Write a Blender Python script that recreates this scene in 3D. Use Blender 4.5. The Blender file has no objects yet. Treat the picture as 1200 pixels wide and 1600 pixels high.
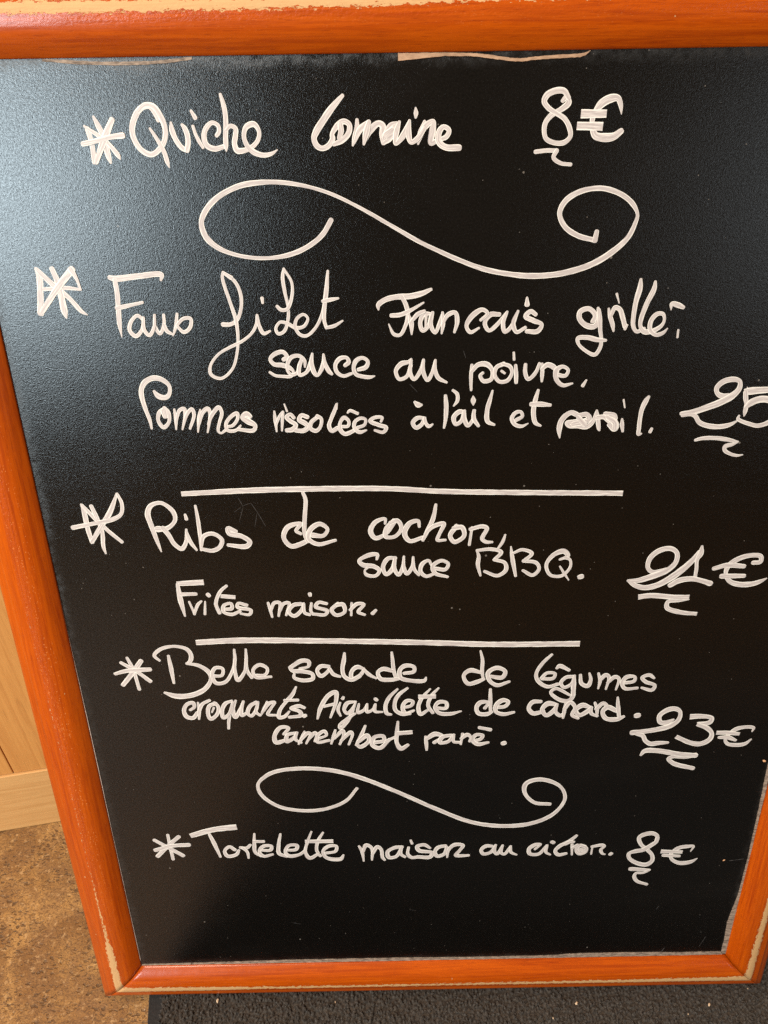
import bpy, bmesh, math, random
import numpy as np
from mathutils import Vector, Matrix

sc = bpy.context.scene
R = math.radians
C = sc.collection

# ------------------------------------------------------------------ camera
CAM = Vector((-0.000971, -0.446491, 0.871252))
FWD = Vector((0.001752, 0.805213, -0.592983))
RGT = Vector((0.999841, -0.011950, -0.013273))
UPV = Vector((0.017773, 0.592865, 0.805106))
cd = bpy.data.cameras.new('camera'); cam = bpy.data.objects.new('camera', cd); C.objects.link(cam)
m = Matrix((RGT, UPV, -FWD)).transposed().to_4x4(); m.translation = CAM
cam.matrix_world = m
cd.sensor_fit = 'VERTICAL'; cd.sensor_height = 36.0; cd.lens = 36.0 * 1150 / 1600
cd.clip_start = 0.01; cd.clip_end = 100
sc.camera = cam

# ------------------------------------------------------------------ light
world = bpy.data.worlds.new("World"); sc.world = world; world.use_nodes = True
bg = world.node_tree.nodes['Background']
bg.inputs[0].default_value = (1.0, 0.74, 0.52, 1); bg.inputs[1].default_value = 0.22
def area(name, loc, target, sx, sy, power, col):
    l = bpy.data.lights.new(name, 'AREA'); l.shape = 'RECTANGLE'; l.size = sx; l.size_y = sy
    l.energy = power; l.color = col
    o = bpy.data.objects.new(name, l); C.objects.link(o); o.location = loc
    o.rotation_euler = (Vector(target) - Vector(loc)).to_track_quat('-Z', 'Y').to_euler()
    return o
# ceiling lamps of the room, the daylight of the doorway behind and to the left, a far window to the right
area('ceiling_lamp', (-1.0, -1.55, 2.5), (0.0, 0, 0.2), 0.7, 0.7, 63, (1.0, 0.86, 0.72))
area('ceiling_lamp', (-1.5, -0.5, 2.4), (-0.35, 0, 0.2), 0.5, 0.5, 22, (1.0, 0.80, 0.60))
area('doorway_daylight', (-1.85, -2.75, 1.50), (-0.9, 0, 1.0), 1.15, 1.15, 98, (0.76, 0.92, 1.0))
area('far_window', (2.1, -2.75, 1.35), (0.3, 0, 0.7), 0.6, 0.9, 5, (0.80, 0.92, 1.0))
sc.view_settings.view_transform = 'Standard'; sc.view_settings.look = 'None'
sc.cycles.use_denoising = False
sc.view_settings.exposure = 0.0; sc.view_settings.gamma = 1.0

# ------------------------------------------------------------------ data measured on the board, millimetres from its centre
WRITING = [
 ('asterisk', 'hatched asterisk before Quiche', [
  (0,[-177.4,259.2,3.1,-176.1,251.6,3.09,-176.3,240.9,2.75]),
  (0,[-172.6,265.8,1.38,-170.5,260.8,3.12,-168.3,255,3.46,-166.9,243.7,3.14,-166.1,240.4,1.41]),
  (0,[-179,260.7,1.46,-171.4,255.6,2.34,-165.7,250.8,2.48,-160.8,244.2,2.66,-159.9,242.4,0.99]),
  (0,[-161.6,263.9,3.39,-167.8,253.8,4.06,-175,240.9,2.86]),
  (0,[-181.4,251.1,2.95,-175.3,252.2,2.94,-163.8,254.6,2.65,-156.4,255.4,3.55]),
 ]),
 ('word', 'the word Quiche', [
  (0,[-133.4,263.4,2.74,-134.3,266,3.05,-137.8,270.9,3.12,-143.2,269.9,3.17,-147.9,264.5,3.59,-150.2,258.2,3.47,-149.4,252.4,3.13,-145.9,247,3.05,-140.3,244.6,3.04,-135,247.4,3.03,-131,252.7,3.09,-130,258.5,3.12,-131.6,264.9,3.27,-135.3,270.6,3.24,-140.3,271.5,3.14,-144.7,268.5,2.9]),
  (0,[-139.2,258.9,1.37,-135.8,253.3,2.21,-132.2,245.6,2.78,-131,240.2,2.44,-130.1,237.1,0.56]),
  (0,[-126,261.9,1.35,-125.8,257.8,3.08,-124.1,252.6,3.1,-121,248.1,3.04,-117.9,246.6,2.92]),
  (0,[-117.9,246.6,2.98,-116.8,250.7,3.02,-116.8,255.4,3.08,-118,258.9,2.73,-119.3,260.6,1.69]),
  (0,[-112.7,259.7,1.71,-111.6,255.3,1.92,-109.8,251.2,2.2,-107.9,247.9,1.72]),
  (0,[-113,268,1.68,-110.9,264.3,2.43]),
  (0,[-98.9,254.5,2.18,-97.3,256.5,2.37,-97.4,259.7,2.41,-100.8,261.5,2.47,-105,258.4,3.1,-106.7,254.1,3.1,-105.7,249.3,3.25,-101,247.2,2.95,-95,248.3,2.71]),
  (0,[-94.3,276.5,1.67,-93,271.1,2.69,-92.4,265.4,2.82,-92.6,259.7,3.01,-93.4,253.9,3.03,-93.7,248,2.38,-93.7,245.6,0.54]),
  (0,[-92.7,257.3,1.82,-89.9,259.6,2.36,-86.9,258.1,2.84,-87.3,254.3,3.01,-88.3,249.7,3.06,-87,246.1,3.29,-83.3,245.9,3.03,-77.9,247.7,2.75,-73.6,251.8,2.57,-72.7,256.5,2.38,-75.5,260.3,3.07,-80.2,258.9,3.06,-82.1,254.3,2.7,-80.8,249,3.06,-76.8,245,3.24,-71,243.2,2.59,-65.7,244,2.13,-62.1,246,0.61]),
 ]),
 ('word', 'the word Lorraine', [
  (0,[-20.8,274.8,2.08,-23.9,271.9,2.89,-28.3,267.5,4.07,-33.2,261.6,4.12,-37.7,255.6,3.87,-39.2,251.9,3.08,-37.7,248,3.42,-34.4,246.4,3.02,-30.4,247.9,3.27,-27.7,251.7,3.28,-28,254,2.57,-24.8,258.5,3.26,-20.5,261,3.09,-17.2,259.1,3.11,-17.8,254.6,3.41,-21.7,250.8,3.24,-27,248.6,2.39]),
  (0,[-22.7,259.2,3.5,-22.4,255.4,3.32,-23.8,252,2.24]),
  (0,[-12.4,261.7,1.92,-12.6,256.8,3.31,-14.2,251.5,2.96,-15.4,247.8,1.22]),
  (0,[-14.5,249.2,1.54,-10.5,256.7,3.51,-5.3,260.4,2.58]),
  (0,[-5.3,260.4,2.77,-7.1,254.4,4,-8.6,248.3,1.4]),
  (0,[-8.5,249.1,1.71,-4.5,255.9,4.01,0.7,259.6,3.52,3.3,258,3.79,3.1,253.5,3.95,3.6,248.9,2.64]),
  (0,[3.9,248.9,2.15,7.3,251.5,3.73,11.7,258.7,3.58]),
  (0,[4.4,252.3,3.75,8.3,258,3.98,11.7,259.4,2.38]),
  (0,[5.7,253.5,4.07,9.1,255.7,4.06]),
  (0,[13.4,260.2,1.73,11.6,254.9,3.5,11,248.4,2.33,15,251.8,3.56,18.6,257.8,2.92,19.7,260.8,1.56]),
  (0,[19.7,260.8,1.57,18.9,254.8,3.86,20.6,249,2.45,24.4,250.9,3.01,28.7,256.2,2.55]),
  (0,[23.4,267.6,1.04,23.6,264.9,2.61,23.4,262.4,1.22]),
  (0,[28.9,260.3,1.74,26.6,253.9,3.67,24.9,248,1.23]),
  (0,[25.7,250.9,2.25,29.5,257.7,3.54,34.2,260.2,2.52,33.8,255.3,3.87,33,248.5,3.41,36.9,249.9,2.42,42.4,251.8,2.84,43.9,255.2,2.75,40.6,257.1,2.66,37.9,254.5,3.5,37.7,249.2,3.78,41.6,246,3.65,50.2,245.5,3.65]),
 ]),
 ('price', 'the price 8 euros beside Quiche', [
  (0,[112.6,270.1,2.22,114.4,271.8,2.87,116.3,269.2,3.52,112,265.5,3.21,106.3,262.5,3.25,103,258.5,3.07,102.5,253.8,2.69,104,249.7,2.59,109.5,247.3,2.71,115.4,247.5,2.93,118.8,250.7,2.76,117.7,255.9,2.9,114.3,260.6,2.71,108.9,263.6,2.65,104.1,266.5,2.99,101.4,270,3.29,102.9,273.3,3.54,107.9,275.5,3.32,113.1,275.2,3.22,116,271.5,2.81]),
  (0,[97.9,242.5,2.35,104.5,243.1,2.34,111.1,243,2.21]),
  (0,[111.1,243,2.5,109.3,239.2,2.52,113.7,236,2.32,120.4,235,1.97]),
  (0,[149,262.4,0.53,147.9,267.6,2.94,145.8,271,3.43,141.3,270.8,4.58,136.4,268.3,4.57,133.2,264.4,3.4,131.6,260.4,3.08,131.8,255.7,2.96,134.2,251,4.09,139.6,249.8,4.7,145.5,250.3,4.46,149.8,253.1,3.45]),
  (1,[124.2,262.9,4.74,139.9,262.8,4.5]),
  (1,[122.3,256.4,4.66,138.3,255.9,4.78]),
 ]),
 ('flourish', 'upper flourish under the Quiche line', [
  (0,[-30.8,205,3.03,-36.2,197,3.02,-44.1,190.7,3.1,-57,185,2.87,-73.9,182.6,2.32,-91.8,184.5,2.36,-105.2,189.7,3.15,-112,196.3,3.72,-114,204.7,3.35,-110.2,212.2,3.34,-102,219.6,3.23,-87.9,225.9,3.2,-74.3,227.8,3,-60.9,227.6,2.6,-46.3,225.3,2.19,-30.3,220.6,2,-11.7,211.9,2.04,5.9,202.2,2.29,26.5,190.8,2.54,39.1,185,2.54,51.8,179.5,2.79,68.8,173.4,3.04,90.1,169.4,3.3,104.3,168.6,3.58,121.1,170.1,3.64,139,175.2,3.95,152.2,182.9,3.77,161.6,191.9,3.3,165.3,200.9,2.51,165.9,205.3,1.98,162,211.7,3.04,153.8,217.5,2.97,141.2,221.1,3.03,127.9,219.4,3.18,118.9,214,3.38,115.8,206.8,3.13,119.8,198.8,3.14,128.9,193.1,3.11,140,190.2,3.14]),
  (0,[140,190.2,3.48,140.7,195.4,2.73]),
 ]),
 ('asterisk', 'hatched asterisk before Faux filet', [
  (0,[-225.8,179,1.12,-224.3,173.4,3.71,-225.6,163.3,4.07,-227.9,150.4,4.52]),
  (0,[-225,178,2.97,-217.2,169.3,3.45,-207.4,159.9,3.02,-200.5,150.9,2.57,-196.9,148.5,0.7]),
  (0,[-214.9,178.3,3.14,-212.8,170.2,4.02,-212.1,160,3.99,-211.8,150.6,4.03,-211.3,146.9,1.36]),
  (0,[-202,177.6,4.34,-213.6,166.1,4.1,-226.8,150.9,2.98]),
  (0,[-202.5,177.6,4.07,-200,172,2.26,-198.5,164.9,1.58]),
  (0,[-198.5,164.9,1.49,-208.3,166.1,2.71,-222.7,165.5,2.27]),
 ]),
 ('word', 'the word Faux', [
  (0,[-178.2,172.2,2.76,-174.6,171.4,3.9,-159.7,172.7,3.47,-143.8,173.3,3.14,-144.7,170.1,1.67]),
  (0,[-175,170.6,2.83,-174.8,162.4,3.27,-175.6,152.1,3.27,-176.4,142.6,2.88,-176.2,133.3,0.56]),
  (0,[-176.4,152.6,2.9,-167.8,154.2,2.48,-158.8,156,1.86]),
  (0,[-160.4,145,2.08,-163.4,147.5,2.09,-168.4,143.5,2.47,-170.1,137.7,2.74,-166.6,133.9,2.61,-161.8,138.1,2.09,-159.7,146,1.93]),
  (0,[-159.7,146,1.97,-160.3,138.1,2.51,-157.3,134.3,2.33,-153.2,140.1,2.12,-152,147.5,1.74]),
  (0,[-152,147.5,1.75,-152.7,140.1,2.49,-150.1,135.2,2.36,-146.6,141.1,2.14,-145.9,147.6,1.75]),
  (0,[-146.6,141.1,2.29,-145,136.8,2.56,-141.3,134.6,1.38]),
  (0,[-136.8,148.1,1.72,-138.5,140.9,2.15,-141.4,133.5,0.64]),
  (0,[-140.9,134.6,1.27,-137.4,140.9,2.08,-132.6,145.1,2.28,-128.1,144.8,2.29,-129,139.2,2.31,-133.7,136,2.42,-137.5,139.8,1.85]),
 ]),
 ('word', 'the word filet', [
  (0,[-106.7,140.6,2.89,-101.7,140.6,2.65,-96.9,143.6,2.46,-93.5,151.4,2.16,-93.1,160.9,2.2,-96.3,168.6,2.2,-103.2,174.2,1.81]),
  (0,[-103.2,174.2,1.76,-104,171.3,1.98,-102.9,164.5,2.2,-100,153.2,2.23,-97.8,143.6,2.41,-97.4,132,2.03,-99.1,121.2,1.84,-103.4,110.2,1.82,-111.9,103.8,2.06,-118.5,106.7,2.38,-118.4,112.3,2,-112,120.5,1.79,-104.2,124.9,1.97,-94.7,129.3,1.96,-87.8,134.5,1.95,-84.1,140.7,1.98,-83.2,146.4,1.63]),
  (0,[-83.2,146.4,1.66,-82.4,139.8,2.34,-79.7,134.2,2.44,-75.2,135.7,1.43]),
  (0,[-102,173.3,1.99,-98.3,170.8,2.71]),
  (0,[-78.9,157.4,2.19,-78.7,154.4,1.65]),
  (0,[-69.3,151.9,2.03,-66.8,149.6,2.26,-62.8,150,2.2,-59.1,157.7,2.15,-58.5,167.1,1.82,-63.2,175.8,1.63]),
  (0,[-63.2,175.8,1.59,-64.3,170.6,2.16,-63.4,160.4,2.19,-62,151.7,2.01,-62.8,142.1,2,-66,135.1,2.15,-69.8,133.8,2.23,-71.3,136.9,2.01,-68.3,141.3,1.95,-63.8,140.8,2.21,-57.7,137.6,2.38,-52.3,138.4,2.14,-49.2,143.6,1.83,-51.8,146.3,1.79,-56.4,143.8,2.14,-58.1,138.5,2.22,-55.3,133.1,2.25,-50.8,132.1,2.17,-44.2,137.4,1.98,-39.2,147,1.99,-36.3,160.8,2.34,-34.3,173.9,1.6]),
  (0,[-34.3,173.9,1.61,-35.6,162.5,2.52,-37.8,148.7,2.55,-38.1,141.7,2.4,-36.9,137.2,2.04]),
  (0,[-36.9,137.2,1.99,-31.5,138.5,2.34,-25.7,141.7,1.08]),
  (0,[-38.4,154.8,2.28,-32.5,155.8,2.46,-28,156.5,1.23]),
 ]),
 ('word', 'the word Francais', [
  (0,[-1.4,148.5,1.02,-1.4,151.6,3.04,3.1,154.9,3.38,11.1,156.7,3.55,20.1,157,3.55,28.1,158.8,3.37,33.8,161.2,1.99]),
  (0,[14.3,156.7,2.82,17.1,151.3,2.84,18.3,144.4,2.67,16.6,137.5,2.49,13,131.6,2.28,8.9,132.1,2.26,5.4,138.9,0.82]),
  (0,[7.2,144.6,2.61,13,145,2.82,20.1,147.8,2.43,28.9,152.7,1.21]),
  (0,[19.1,144.4,1.53,20.6,139.4,3.29,20.9,131.9,1.04]),
  (0,[20.6,140.4,2.06,25.1,145.3,2.86,29.4,147.2,2.03]),
  (0,[34.4,145.3,1.81,29.2,145,3.28,26.7,139.3,2.69,28.5,134.3,2.84,32.1,137.2,2.5,33.7,144.1,2.07]),
  (0,[30.7,144.2,1.85,30.4,136.3,1.45]),
  (0,[35,146.1,2.06,33.8,138.2,3.09,36.9,132.7,2.25,39.5,138.1,2.6,41.8,145.5,1.66]),
  (0,[41.7,146,1.64,42.2,139.1,2.9,41.3,132.1,1.25]),
  (0,[42.2,139.1,1.88,45.3,144.4,2.89,50.3,145.8,2.58,51.7,139.9,2.89,50,132.9,1.67]),
  (0,[67.6,140.6,1.89,72,145,2.28,68.4,147.5,2.83,61.5,143.2,3.55,58.1,136.8,2.6,60.8,132.7,2.54,66.6,135.4,1.46]),
  (0,[80.1,144.1,2.62,74,144,3.32,70.5,138.6,2.91,73.5,133.5,2.54,78.9,137.4,2.65,85.3,145.7,1.68]),
  (0,[85.3,145.7,1.68,82.9,138.4,2.91,84.4,132.5,2.6,88.6,135.8,2.77,92.6,146.1,1.68]),
  (0,[92.6,146.1,1.68,89.8,138.2,2.9,92.4,132.2,2.6,98.1,135.1,2.11]),
  (0,[98.1,154.8,1.43,98.4,150.4,3.47]),
  (0,[104.6,143.7,2.54,101.2,145.8,2.85,98,142.6,3.23,103.1,139.8,3.34,109.1,136.9,2.6,106.6,132.5,3.18,99.3,132.6,2.66]),
 ]),
 ('word', 'the word grille with its accent', [
  (0,[143.5,138.3,2.54,145.2,142.1,3.13,140.4,146.8,3.22,134.7,145,3.54,134.5,140.7,3.26,139.1,136,3.45,145.1,135.1,3.75,147.5,139,3.64,146.5,147.1,1.76]),
  (0,[147.2,145.9,2.38,148.4,139.7,3.05,149.4,132.7,2.74,150.9,125.5,2.29,150.3,119.9,2.58,147.4,115.9,2.56,142.4,117.6,2.35,135.4,123.4,2.18,134.7,127.2,2.75,140.7,127.7,3.05,148.1,126,3.19,153.9,125.5,1.93]),
  (0,[153.7,146.6,1.57,155.3,141.2,2.98,157.5,135.7,2.68,158.5,131.7,1.27]),
  (0,[155.9,142.7,2.2,157.8,147.3,2.85,161.1,146.1,3.15,163.6,141,3.26,165.9,134.7,2.98]),
  (0,[167.4,135.7,1.37,166.1,133,1.89]),
  (0,[158,156.2,1.54,160.2,150.2,0.77]),
  (0,[173.1,165.2,1.76,173.2,160,3.43,171.6,150.9,3.29,171.1,141.7,3.1,171.7,134.6,2.68,174.4,131.1,2.35,179.3,132.9,2.53]),
  (0,[182.9,163.6,1.78,182.7,159.1,3.33,178.9,149.3,3.2,176.5,140,3.17,176.6,134.6,2.67,179.6,131,3.39,185.2,131.3,3.05,191.1,135.1,2.44,192.3,139,1.96,190.8,142.5,2.53,186.9,142.6,3.05,183.4,138.4,3.07,183.5,132.1,2.79,187.9,128.7,2.66,192.6,130,2.6,195.2,132.8,0.88]),
  (0,[195.9,145.1,0.65,195.9,149,2.9,199.9,148.3,3.62,203.9,146.7,2.38]),
  (0,[202.7,131.6,1.49,202.8,126.8,1.49]),
 ]),
 ('word', 'the word sauce under filet', [
  (0,[-67.4,116.2,2.93,-65,118,2.56,-67.7,121.4,2.71,-74.1,119.6,2.91,-76.6,116.4,2.55,-74.2,113,2.93,-68.4,112.2,3.21,-63.4,110.2,2.63,-61.3,107.6,1.67,-63,104.6,2.25,-68.9,104.5,2.15,-74.1,105.2,2.02,-77.6,107.5,1.72]),
  (0,[-53,110.8,1.36,-53.1,115.2,2.45,-56.9,118.6,2.42,-62.1,117.6,2.78,-64.9,113.2,2.53,-65,108,2.15,-62.2,105.4,2.15,-58.4,107.2,2.37,-56.6,112.3,2.82,-54.9,116.4,1.92]),
  (0,[-55.3,114.5,1.78,-57.1,110.1,2.7,-56.9,105.3,2.49,-52.4,107,2.38,-49.2,112.9,2.83,-47.5,119.9,1.48]),
  (0,[-47.5,119.9,1.49,-48.4,113.7,3.02,-46.9,107,3.22,-45,104.7,2.12,-42,108.4,2.69,-39.8,115,2.54,-39.8,119.3,1.5]),
  (0,[-39.5,115,2.27,-38.7,112,2.89,-36.5,107.5,3.07,-34.6,105.6,2]),
  (0,[-25.2,111.4,2.69,-22.7,113.6,2.85,-23.9,116.6,2.27,-28.4,116.3,2.83,-31.9,111.9,2.7,-31,106.7,2.76,-26.6,104,2.45,-21,105.6,1.98]),
  (0,[-16.1,108.3,2.42,-10.9,110,3.17,-9.4,113.7,2.56,-12.9,116.4,2.56,-17.4,114.6,2.99,-19.4,109.8,2.56,-18,105.3,2.6,-13.3,103.4,2.76,-8.1,102.9,2.45,-4.9,103.6,0.92]),
 ]),
 ('word', 'the word au before poivre', [
  (0,[20.6,114.9,1.55,18.7,113,2.58,13.7,111.8,3.23,9.9,106.8,2.57,12.3,101.1,2.6,17.4,102.9,2.61,20.3,110.5,2.58]),
  (0,[20.6,114.2,1.79,19.9,105.4,2.83,22.5,100.9,2.62,26.9,106.5,2.6,29.1,114.3,1.8]),
  (0,[29.1,114.3,1.79,28.8,106.5,2.82,32,100.1,2.6,35.1,105.1,2.6,37.3,113.9,1.8]),
  (0,[37.3,113.9,1.79,37,107.6,2.81,39.6,101.5,2.81,45.3,98.3,1.55]),
 ]),
 ('word', 'the word poivre', [
  (0,[62.7,110,2.06,62.3,102.1,2.59,62.7,92.4,1.56]),
  (0,[62.9,105.9,2.39,67.1,110.3,3.15,73.4,110.2,3.53,77.1,105.7,2.79,76.4,99.9,2.95,71.3,98.7,2.83,68.7,102.6,2.31,70.5,104.5,1.86]),
  (0,[84.7,110.6,2.91,79.8,108.2,2.92,78.8,103.1,2.55,82.2,98.2,2.56,87.8,98.8,2.7,90.7,104.2,2.35,89.2,108.6,2.74,84.1,110.6,2.52]),
  (0,[83.5,105.6,1.76,85.7,104,1.51]),
  (0,[93,109.4,2.04,93.7,102.8,2.83,94,97.4,2.33]),
  (0,[91.2,118.3,1.52,91.7,113.5,1.78]),
  (0,[99.9,109.7,2.32,100,104,2.79,102.4,99.5,2.62,107.2,103.9,2.69,109.5,110.4,1.85]),
  (0,[111.4,110.1,1.79,111.9,103.8,2.84,112,97.8,1.56]),
  (0,[111.4,106.3,2.43,115,109.4,3.28,119.5,107.7,3.46,122.3,104.2,2.47]),
  (0,[121.2,102.6,2.57,128.2,101.6,2.69,129.8,105.4,2.25,125.8,108,2.58,121.6,105.5,3.48,122.1,99.1,3,126.9,94.8,2.83,133.5,96,1.34]),
  (0,[143.1,98.1,1.37,141,94.3,2.47]),
 ]),
 ('word', 'the word Pommes', [
  (0,[-159.7,95.5,1.79,-157.1,92,3.78,-152.3,90.9,3.52,-149.3,93.5,2.76,-148.7,99.3,2.62,-153,103.6,3.36,-158.6,104.9,3.49,-164.6,102.5,3.79,-168,98,3.53,-168.9,93,3.4,-167.5,82.8,2.8,-165.7,75,2.63,-165.2,68.5,1.57]),
  (0,[-154.2,83,2.44,-158.1,80.1,2.76,-159.6,74.1,2.63,-156.5,69.2,2.98,-152.2,73.1,2.31,-151.8,80,2.97,-154.1,83.3,2.9]),
  (0,[-154.9,80.9,4.36,-154.3,77.4,3.5]),
  (0,[-147.2,82.3,1.37,-147,75.6,2.56,-147.7,67.6,1.2]),
  (0,[-146.5,74.7,1.81,-143.6,81.5,2.6,-140.1,82.7,2.72,-140,78,2.51,-143.2,67.5,1.17]),
  (0,[-142,71.1,1.65,-138.5,78.9,2.45,-134.7,82.4,2.64,-133.6,78.3,2.51,-137.7,68,1.66]),
  (0,[-129,81.7,1.17,-130.6,75.3,2.52,-132.4,65.3,1.19]),
  (0,[-131.1,70.9,1.83,-127.6,79.5,2.95,-123.5,82.4,3.01,-122.3,78.6,2.7,-125.5,64.9,1.18]),
  (0,[-124.4,70.8,1.83,-120.6,78.5,2.96,-115.6,83.2,2.75,-113.9,79.3,2.37,-116.5,71.5,2.18,-117.8,65.9,2.08,-116.1,64.1,1.6,-112.7,66.2,2.04]),
  (0,[-112,68.9,1.93,-107.3,69.6,2.2,-103.1,74.8,2.16,-103.1,78.7,2.66,-108.4,75.7,2.74,-111.8,70.6,2.35,-111,66.2,2.38,-105.2,66.1,2.25,-101.3,69.7,1.17]),
  (0,[-94.2,76.3,3.24,-96.5,78.1,3.82,-99.6,75.6,3.09,-96.1,72.9,4.7,-91,69.3,3.02,-92.6,65.9,2.9,-103.4,66.9,2.33]),
 ]),
 ('word', 'the word rissolees', [
  (0,[-76.7,79.5,1.3,-76.4,72.9,2.46,-76,64.6,1.15]),
  (0,[-76.4,68.8,1.61,-73.5,75.3,2,-70.4,79.4,1.18,-71.4,72.8,2.11,-72.2,65.2,1.31]),
  (0,[-69.2,84.7,0.99,-67.6,79.5,1.49]),
  (0,[-63.1,74.7,2.54,-65.4,77.2,2.52,-68.3,75.2,2.76,-65.7,72.3,3.24,-61.9,69.3,2.81,-64.5,66,3.47,-68.6,65.4,2.88]),
  (0,[-53.5,75,3.05,-57.5,76.3,2.81,-59.3,73,3.16,-55.4,70.5,3.58,-53.3,67.7,3.42,-56.5,65.1,3.54,-62.1,65.3,3.08]),
  (0,[-46.4,74.8,2.77,-51,70.8,2.76,-51.6,66.6,3.03,-47.7,64.7,2.88,-44.3,68.2,2.44,-43.6,73.6,2.31,-46.3,75.5,2.87]),
  (0,[-32.2,80.2,0.81,-32,84.4,1.15,-33.8,79.5,2.58,-36.7,73,2.6,-38.3,68.1,2.79,-36.5,64.3,2.83,-32.4,66.3,3.02]),
  (0,[-29.9,67.5,2.21,-24.7,67.8,2.16,-24.1,71.5,2.31,-27.3,74.1,2.85,-30.2,70.4,2.44,-30.4,65.4,2.99,-27.3,62,2.92,-22,63.6,2.78,-17.9,66.4,2.35,-13,68.4,2.32,-12,72.2,2.06,-15.3,73.5,2.35,-19.8,70.6,2.46,-19.9,65.6,2.66,-16.4,63.1,2.91,-11.7,64.4,1.36]),
  (0,[-1,70.7,1.64,-0.1,73.6,2,-5.7,73.7,2.52,-8.8,71.3,2.81,-2.6,68.2,3.04,2.6,66.1,2.65,0.5,62.8,2.39,-5.5,64.3,1.88]),
  (0,[-24.6,77.6,1.31,-23.1,79.2,2.01,-17.6,77,2.18]),
 ]),
 ('word', 'the word a with grave accent', [
  (0,[29.6,72.7,2.09,25.1,72.8,2.93,21.7,69.3,3.05,24.1,65.6,2.94,28.1,68.1,2.92,30.1,72.7,2.25]),
  (0,[30.1,72.7,2.21,30.9,69.1,2.42,33.1,66.5,2.72,35.9,68,1.27]),
  (0,[23.1,84.5,1.81,25.6,82.4,3.87,27.8,82.4,1.85]),
 ]),
 ('word', "the word l'ail", [
  (0,[44.8,88.6,2.19,45.4,80.1,3.21,45.1,71.9,2.64,44.1,65.2,1.43]),
  (0,[49.9,92.5,1.77,52.9,89.8,2.56,53.2,85,2.43,50.7,81.2,1.03]),
  (0,[57.7,76.8,2.7,54.7,76.9,3.36,50.9,72.8,3.37,52.5,67.7,2.88,56.4,70.2,2.71,58.2,76.8,2.66]),
  (0,[58.6,77.8,1.61,58.6,71.7,3.01,61.1,66.7,2.92,64.3,70.5,2.49,65.6,77.7,2.04]),
  (0,[65.1,77.7,2.01,65.3,71.6,3.2,68.7,66.3,2.2]),
  (0,[64.3,88,0.8,64.5,84.8,3.6,64.6,81.5,0.8]),
  (0,[77.8,91.7,1.42,76.1,84.6,2.85,74.5,76.5,3.04,75.3,69.3,3.19,80.1,66.8,1.63]),
 ]),
 ('word', 'the word et', [
  (0,[95.4,69.8,2.58,99.9,72.8,2.53,98.7,75.9,2.19,95.3,75.6,2.77,92.5,71.6,2.85,94.8,66.9,2.8,99.8,65.3,2.33,104.3,67.3,0.86]),
  (0,[110,91.5,1.84,108.5,85,3.05,107.6,75.9,3.42,109.6,67.7,2.96,113.3,65.5,1.61]),
  (0,[105.8,81.5,3.09,112.7,81.4,3.48,119.1,80.6,2.45]),
 ]),
 ('word', 'the word persil', [
  (0,[127.9,56.2,1.04,127.1,62.3,3.59,127.9,68.3,3.86,131,72.8,3.64,134.8,74.8,3.53,138.5,73.4,3.67]),
  (0,[140.7,72.6,3.56,145.7,73.2,3.67,147.9,70.2,3.55,144.1,68,4.72,137.5,67.8,3.88,132.4,67.1,3.51,134.2,64.8,2.99,140,64.7,3.07,146.6,64.1,3.34,150.6,67.9,3.15,152.6,75.7,1.53]),
  (0,[152.7,76,1.59,154,70.1,2.91,155.5,62.5,2.48,156,61.4,1.58]),
  (0,[154,70.9,3.4,158.3,71.2,3.32,162.2,68.5,3.58]),
  (0,[137,66.3,3.94,144.8,68,4.72]),
  (0,[140.2,71.1,3.55,145,65.8,3.57]),
  (0,[161.2,70.7,3.57,166.7,66.9,4.24,167.1,63.1,3.7]),
  (0,[159.5,73,4.2,165.8,72.1,3.28,165.7,69.1,4.84,162.1,69.2,3.53,168.3,65.7,3.11,166.9,62.3,4.37,162.9,65.4,3.29]),
  (0,[171.5,69.4,1.47,172,65.3,2.79,172.9,60.3,1.76]),
  (0,[171,83.5,1.29,172.5,77.8,1]),
  (0,[188.5,85.4,2.04,186.9,82.5,3.43,184.8,76.3,3.06,184.3,68.8,3.01,184.4,62,2.99,184.7,57.8,2.42,186.6,58.3,1.29]),
  (0,[193.6,61.8,2.06,192.8,59.6,2.38]),
 ]),
 ('price', 'the price 25 at the right edge', [
  (0,[245.1,86.2,1.33,240.5,85,3.73,236.8,87.2,2.87,235.9,90.9,3.68,239.9,95.4,4.05,246.9,96.8,3.62,251.3,95.2,2.84,251.7,90,3.7,247.2,84.6,5.21,240,80.4,4.94,230.9,76.8,4.49,222.2,73.8,4.17,213.6,72.7,2.78]),
  (0,[214.4,71.1,1.98,220.7,71.7,2.19,223.7,70.7,2.94,227.1,66.2,3.32,233,63.5,3.65,241.8,62.4,3.44,249.6,63.8,3.05,254.2,66.4,1.27]),
  (0,[257.2,91,0.68,258.7,89.3,1.13]),
  (1,[255.4,87.8,3.89,260.4,88.3,5.16,264,88.6,5.13,272.3,89,4.49,278.3,89.4,4.49]),
  (0,[256.6,87.5,3.04,257.7,82.5,3.33,258.7,79.4,3.12,258.8,73.2,2.96,258.6,70.1,0.91]),
  (0,[258.9,76.9,2.82,262,80,5.02,267.6,82.2,5.03,273.7,81.9,4.85,279.7,79,3.98,282.7,73.4,3.83,280.1,67.7,4.29,275.9,64.5,3.68,270,62.8,3.05,263.6,64.2,2.7,254.6,68.2,2.35,255,70.4,1.6]),
  (0,[226.7,52.6,1.95,231.5,53.8,2.85,242,53.8,3.03,250.3,52.4,2.84,257.9,50.8,1.29]),
  (0,[257.9,50.8,1.44,254,48.9,2.71,249,47.4,3.05,249.2,44.5,2.63,253.4,41.8,2.5,258.7,40.2,2.14,263.1,40.7,0.84]),
 ]),
 ('divider_line', 'upper ruled line', [
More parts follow.
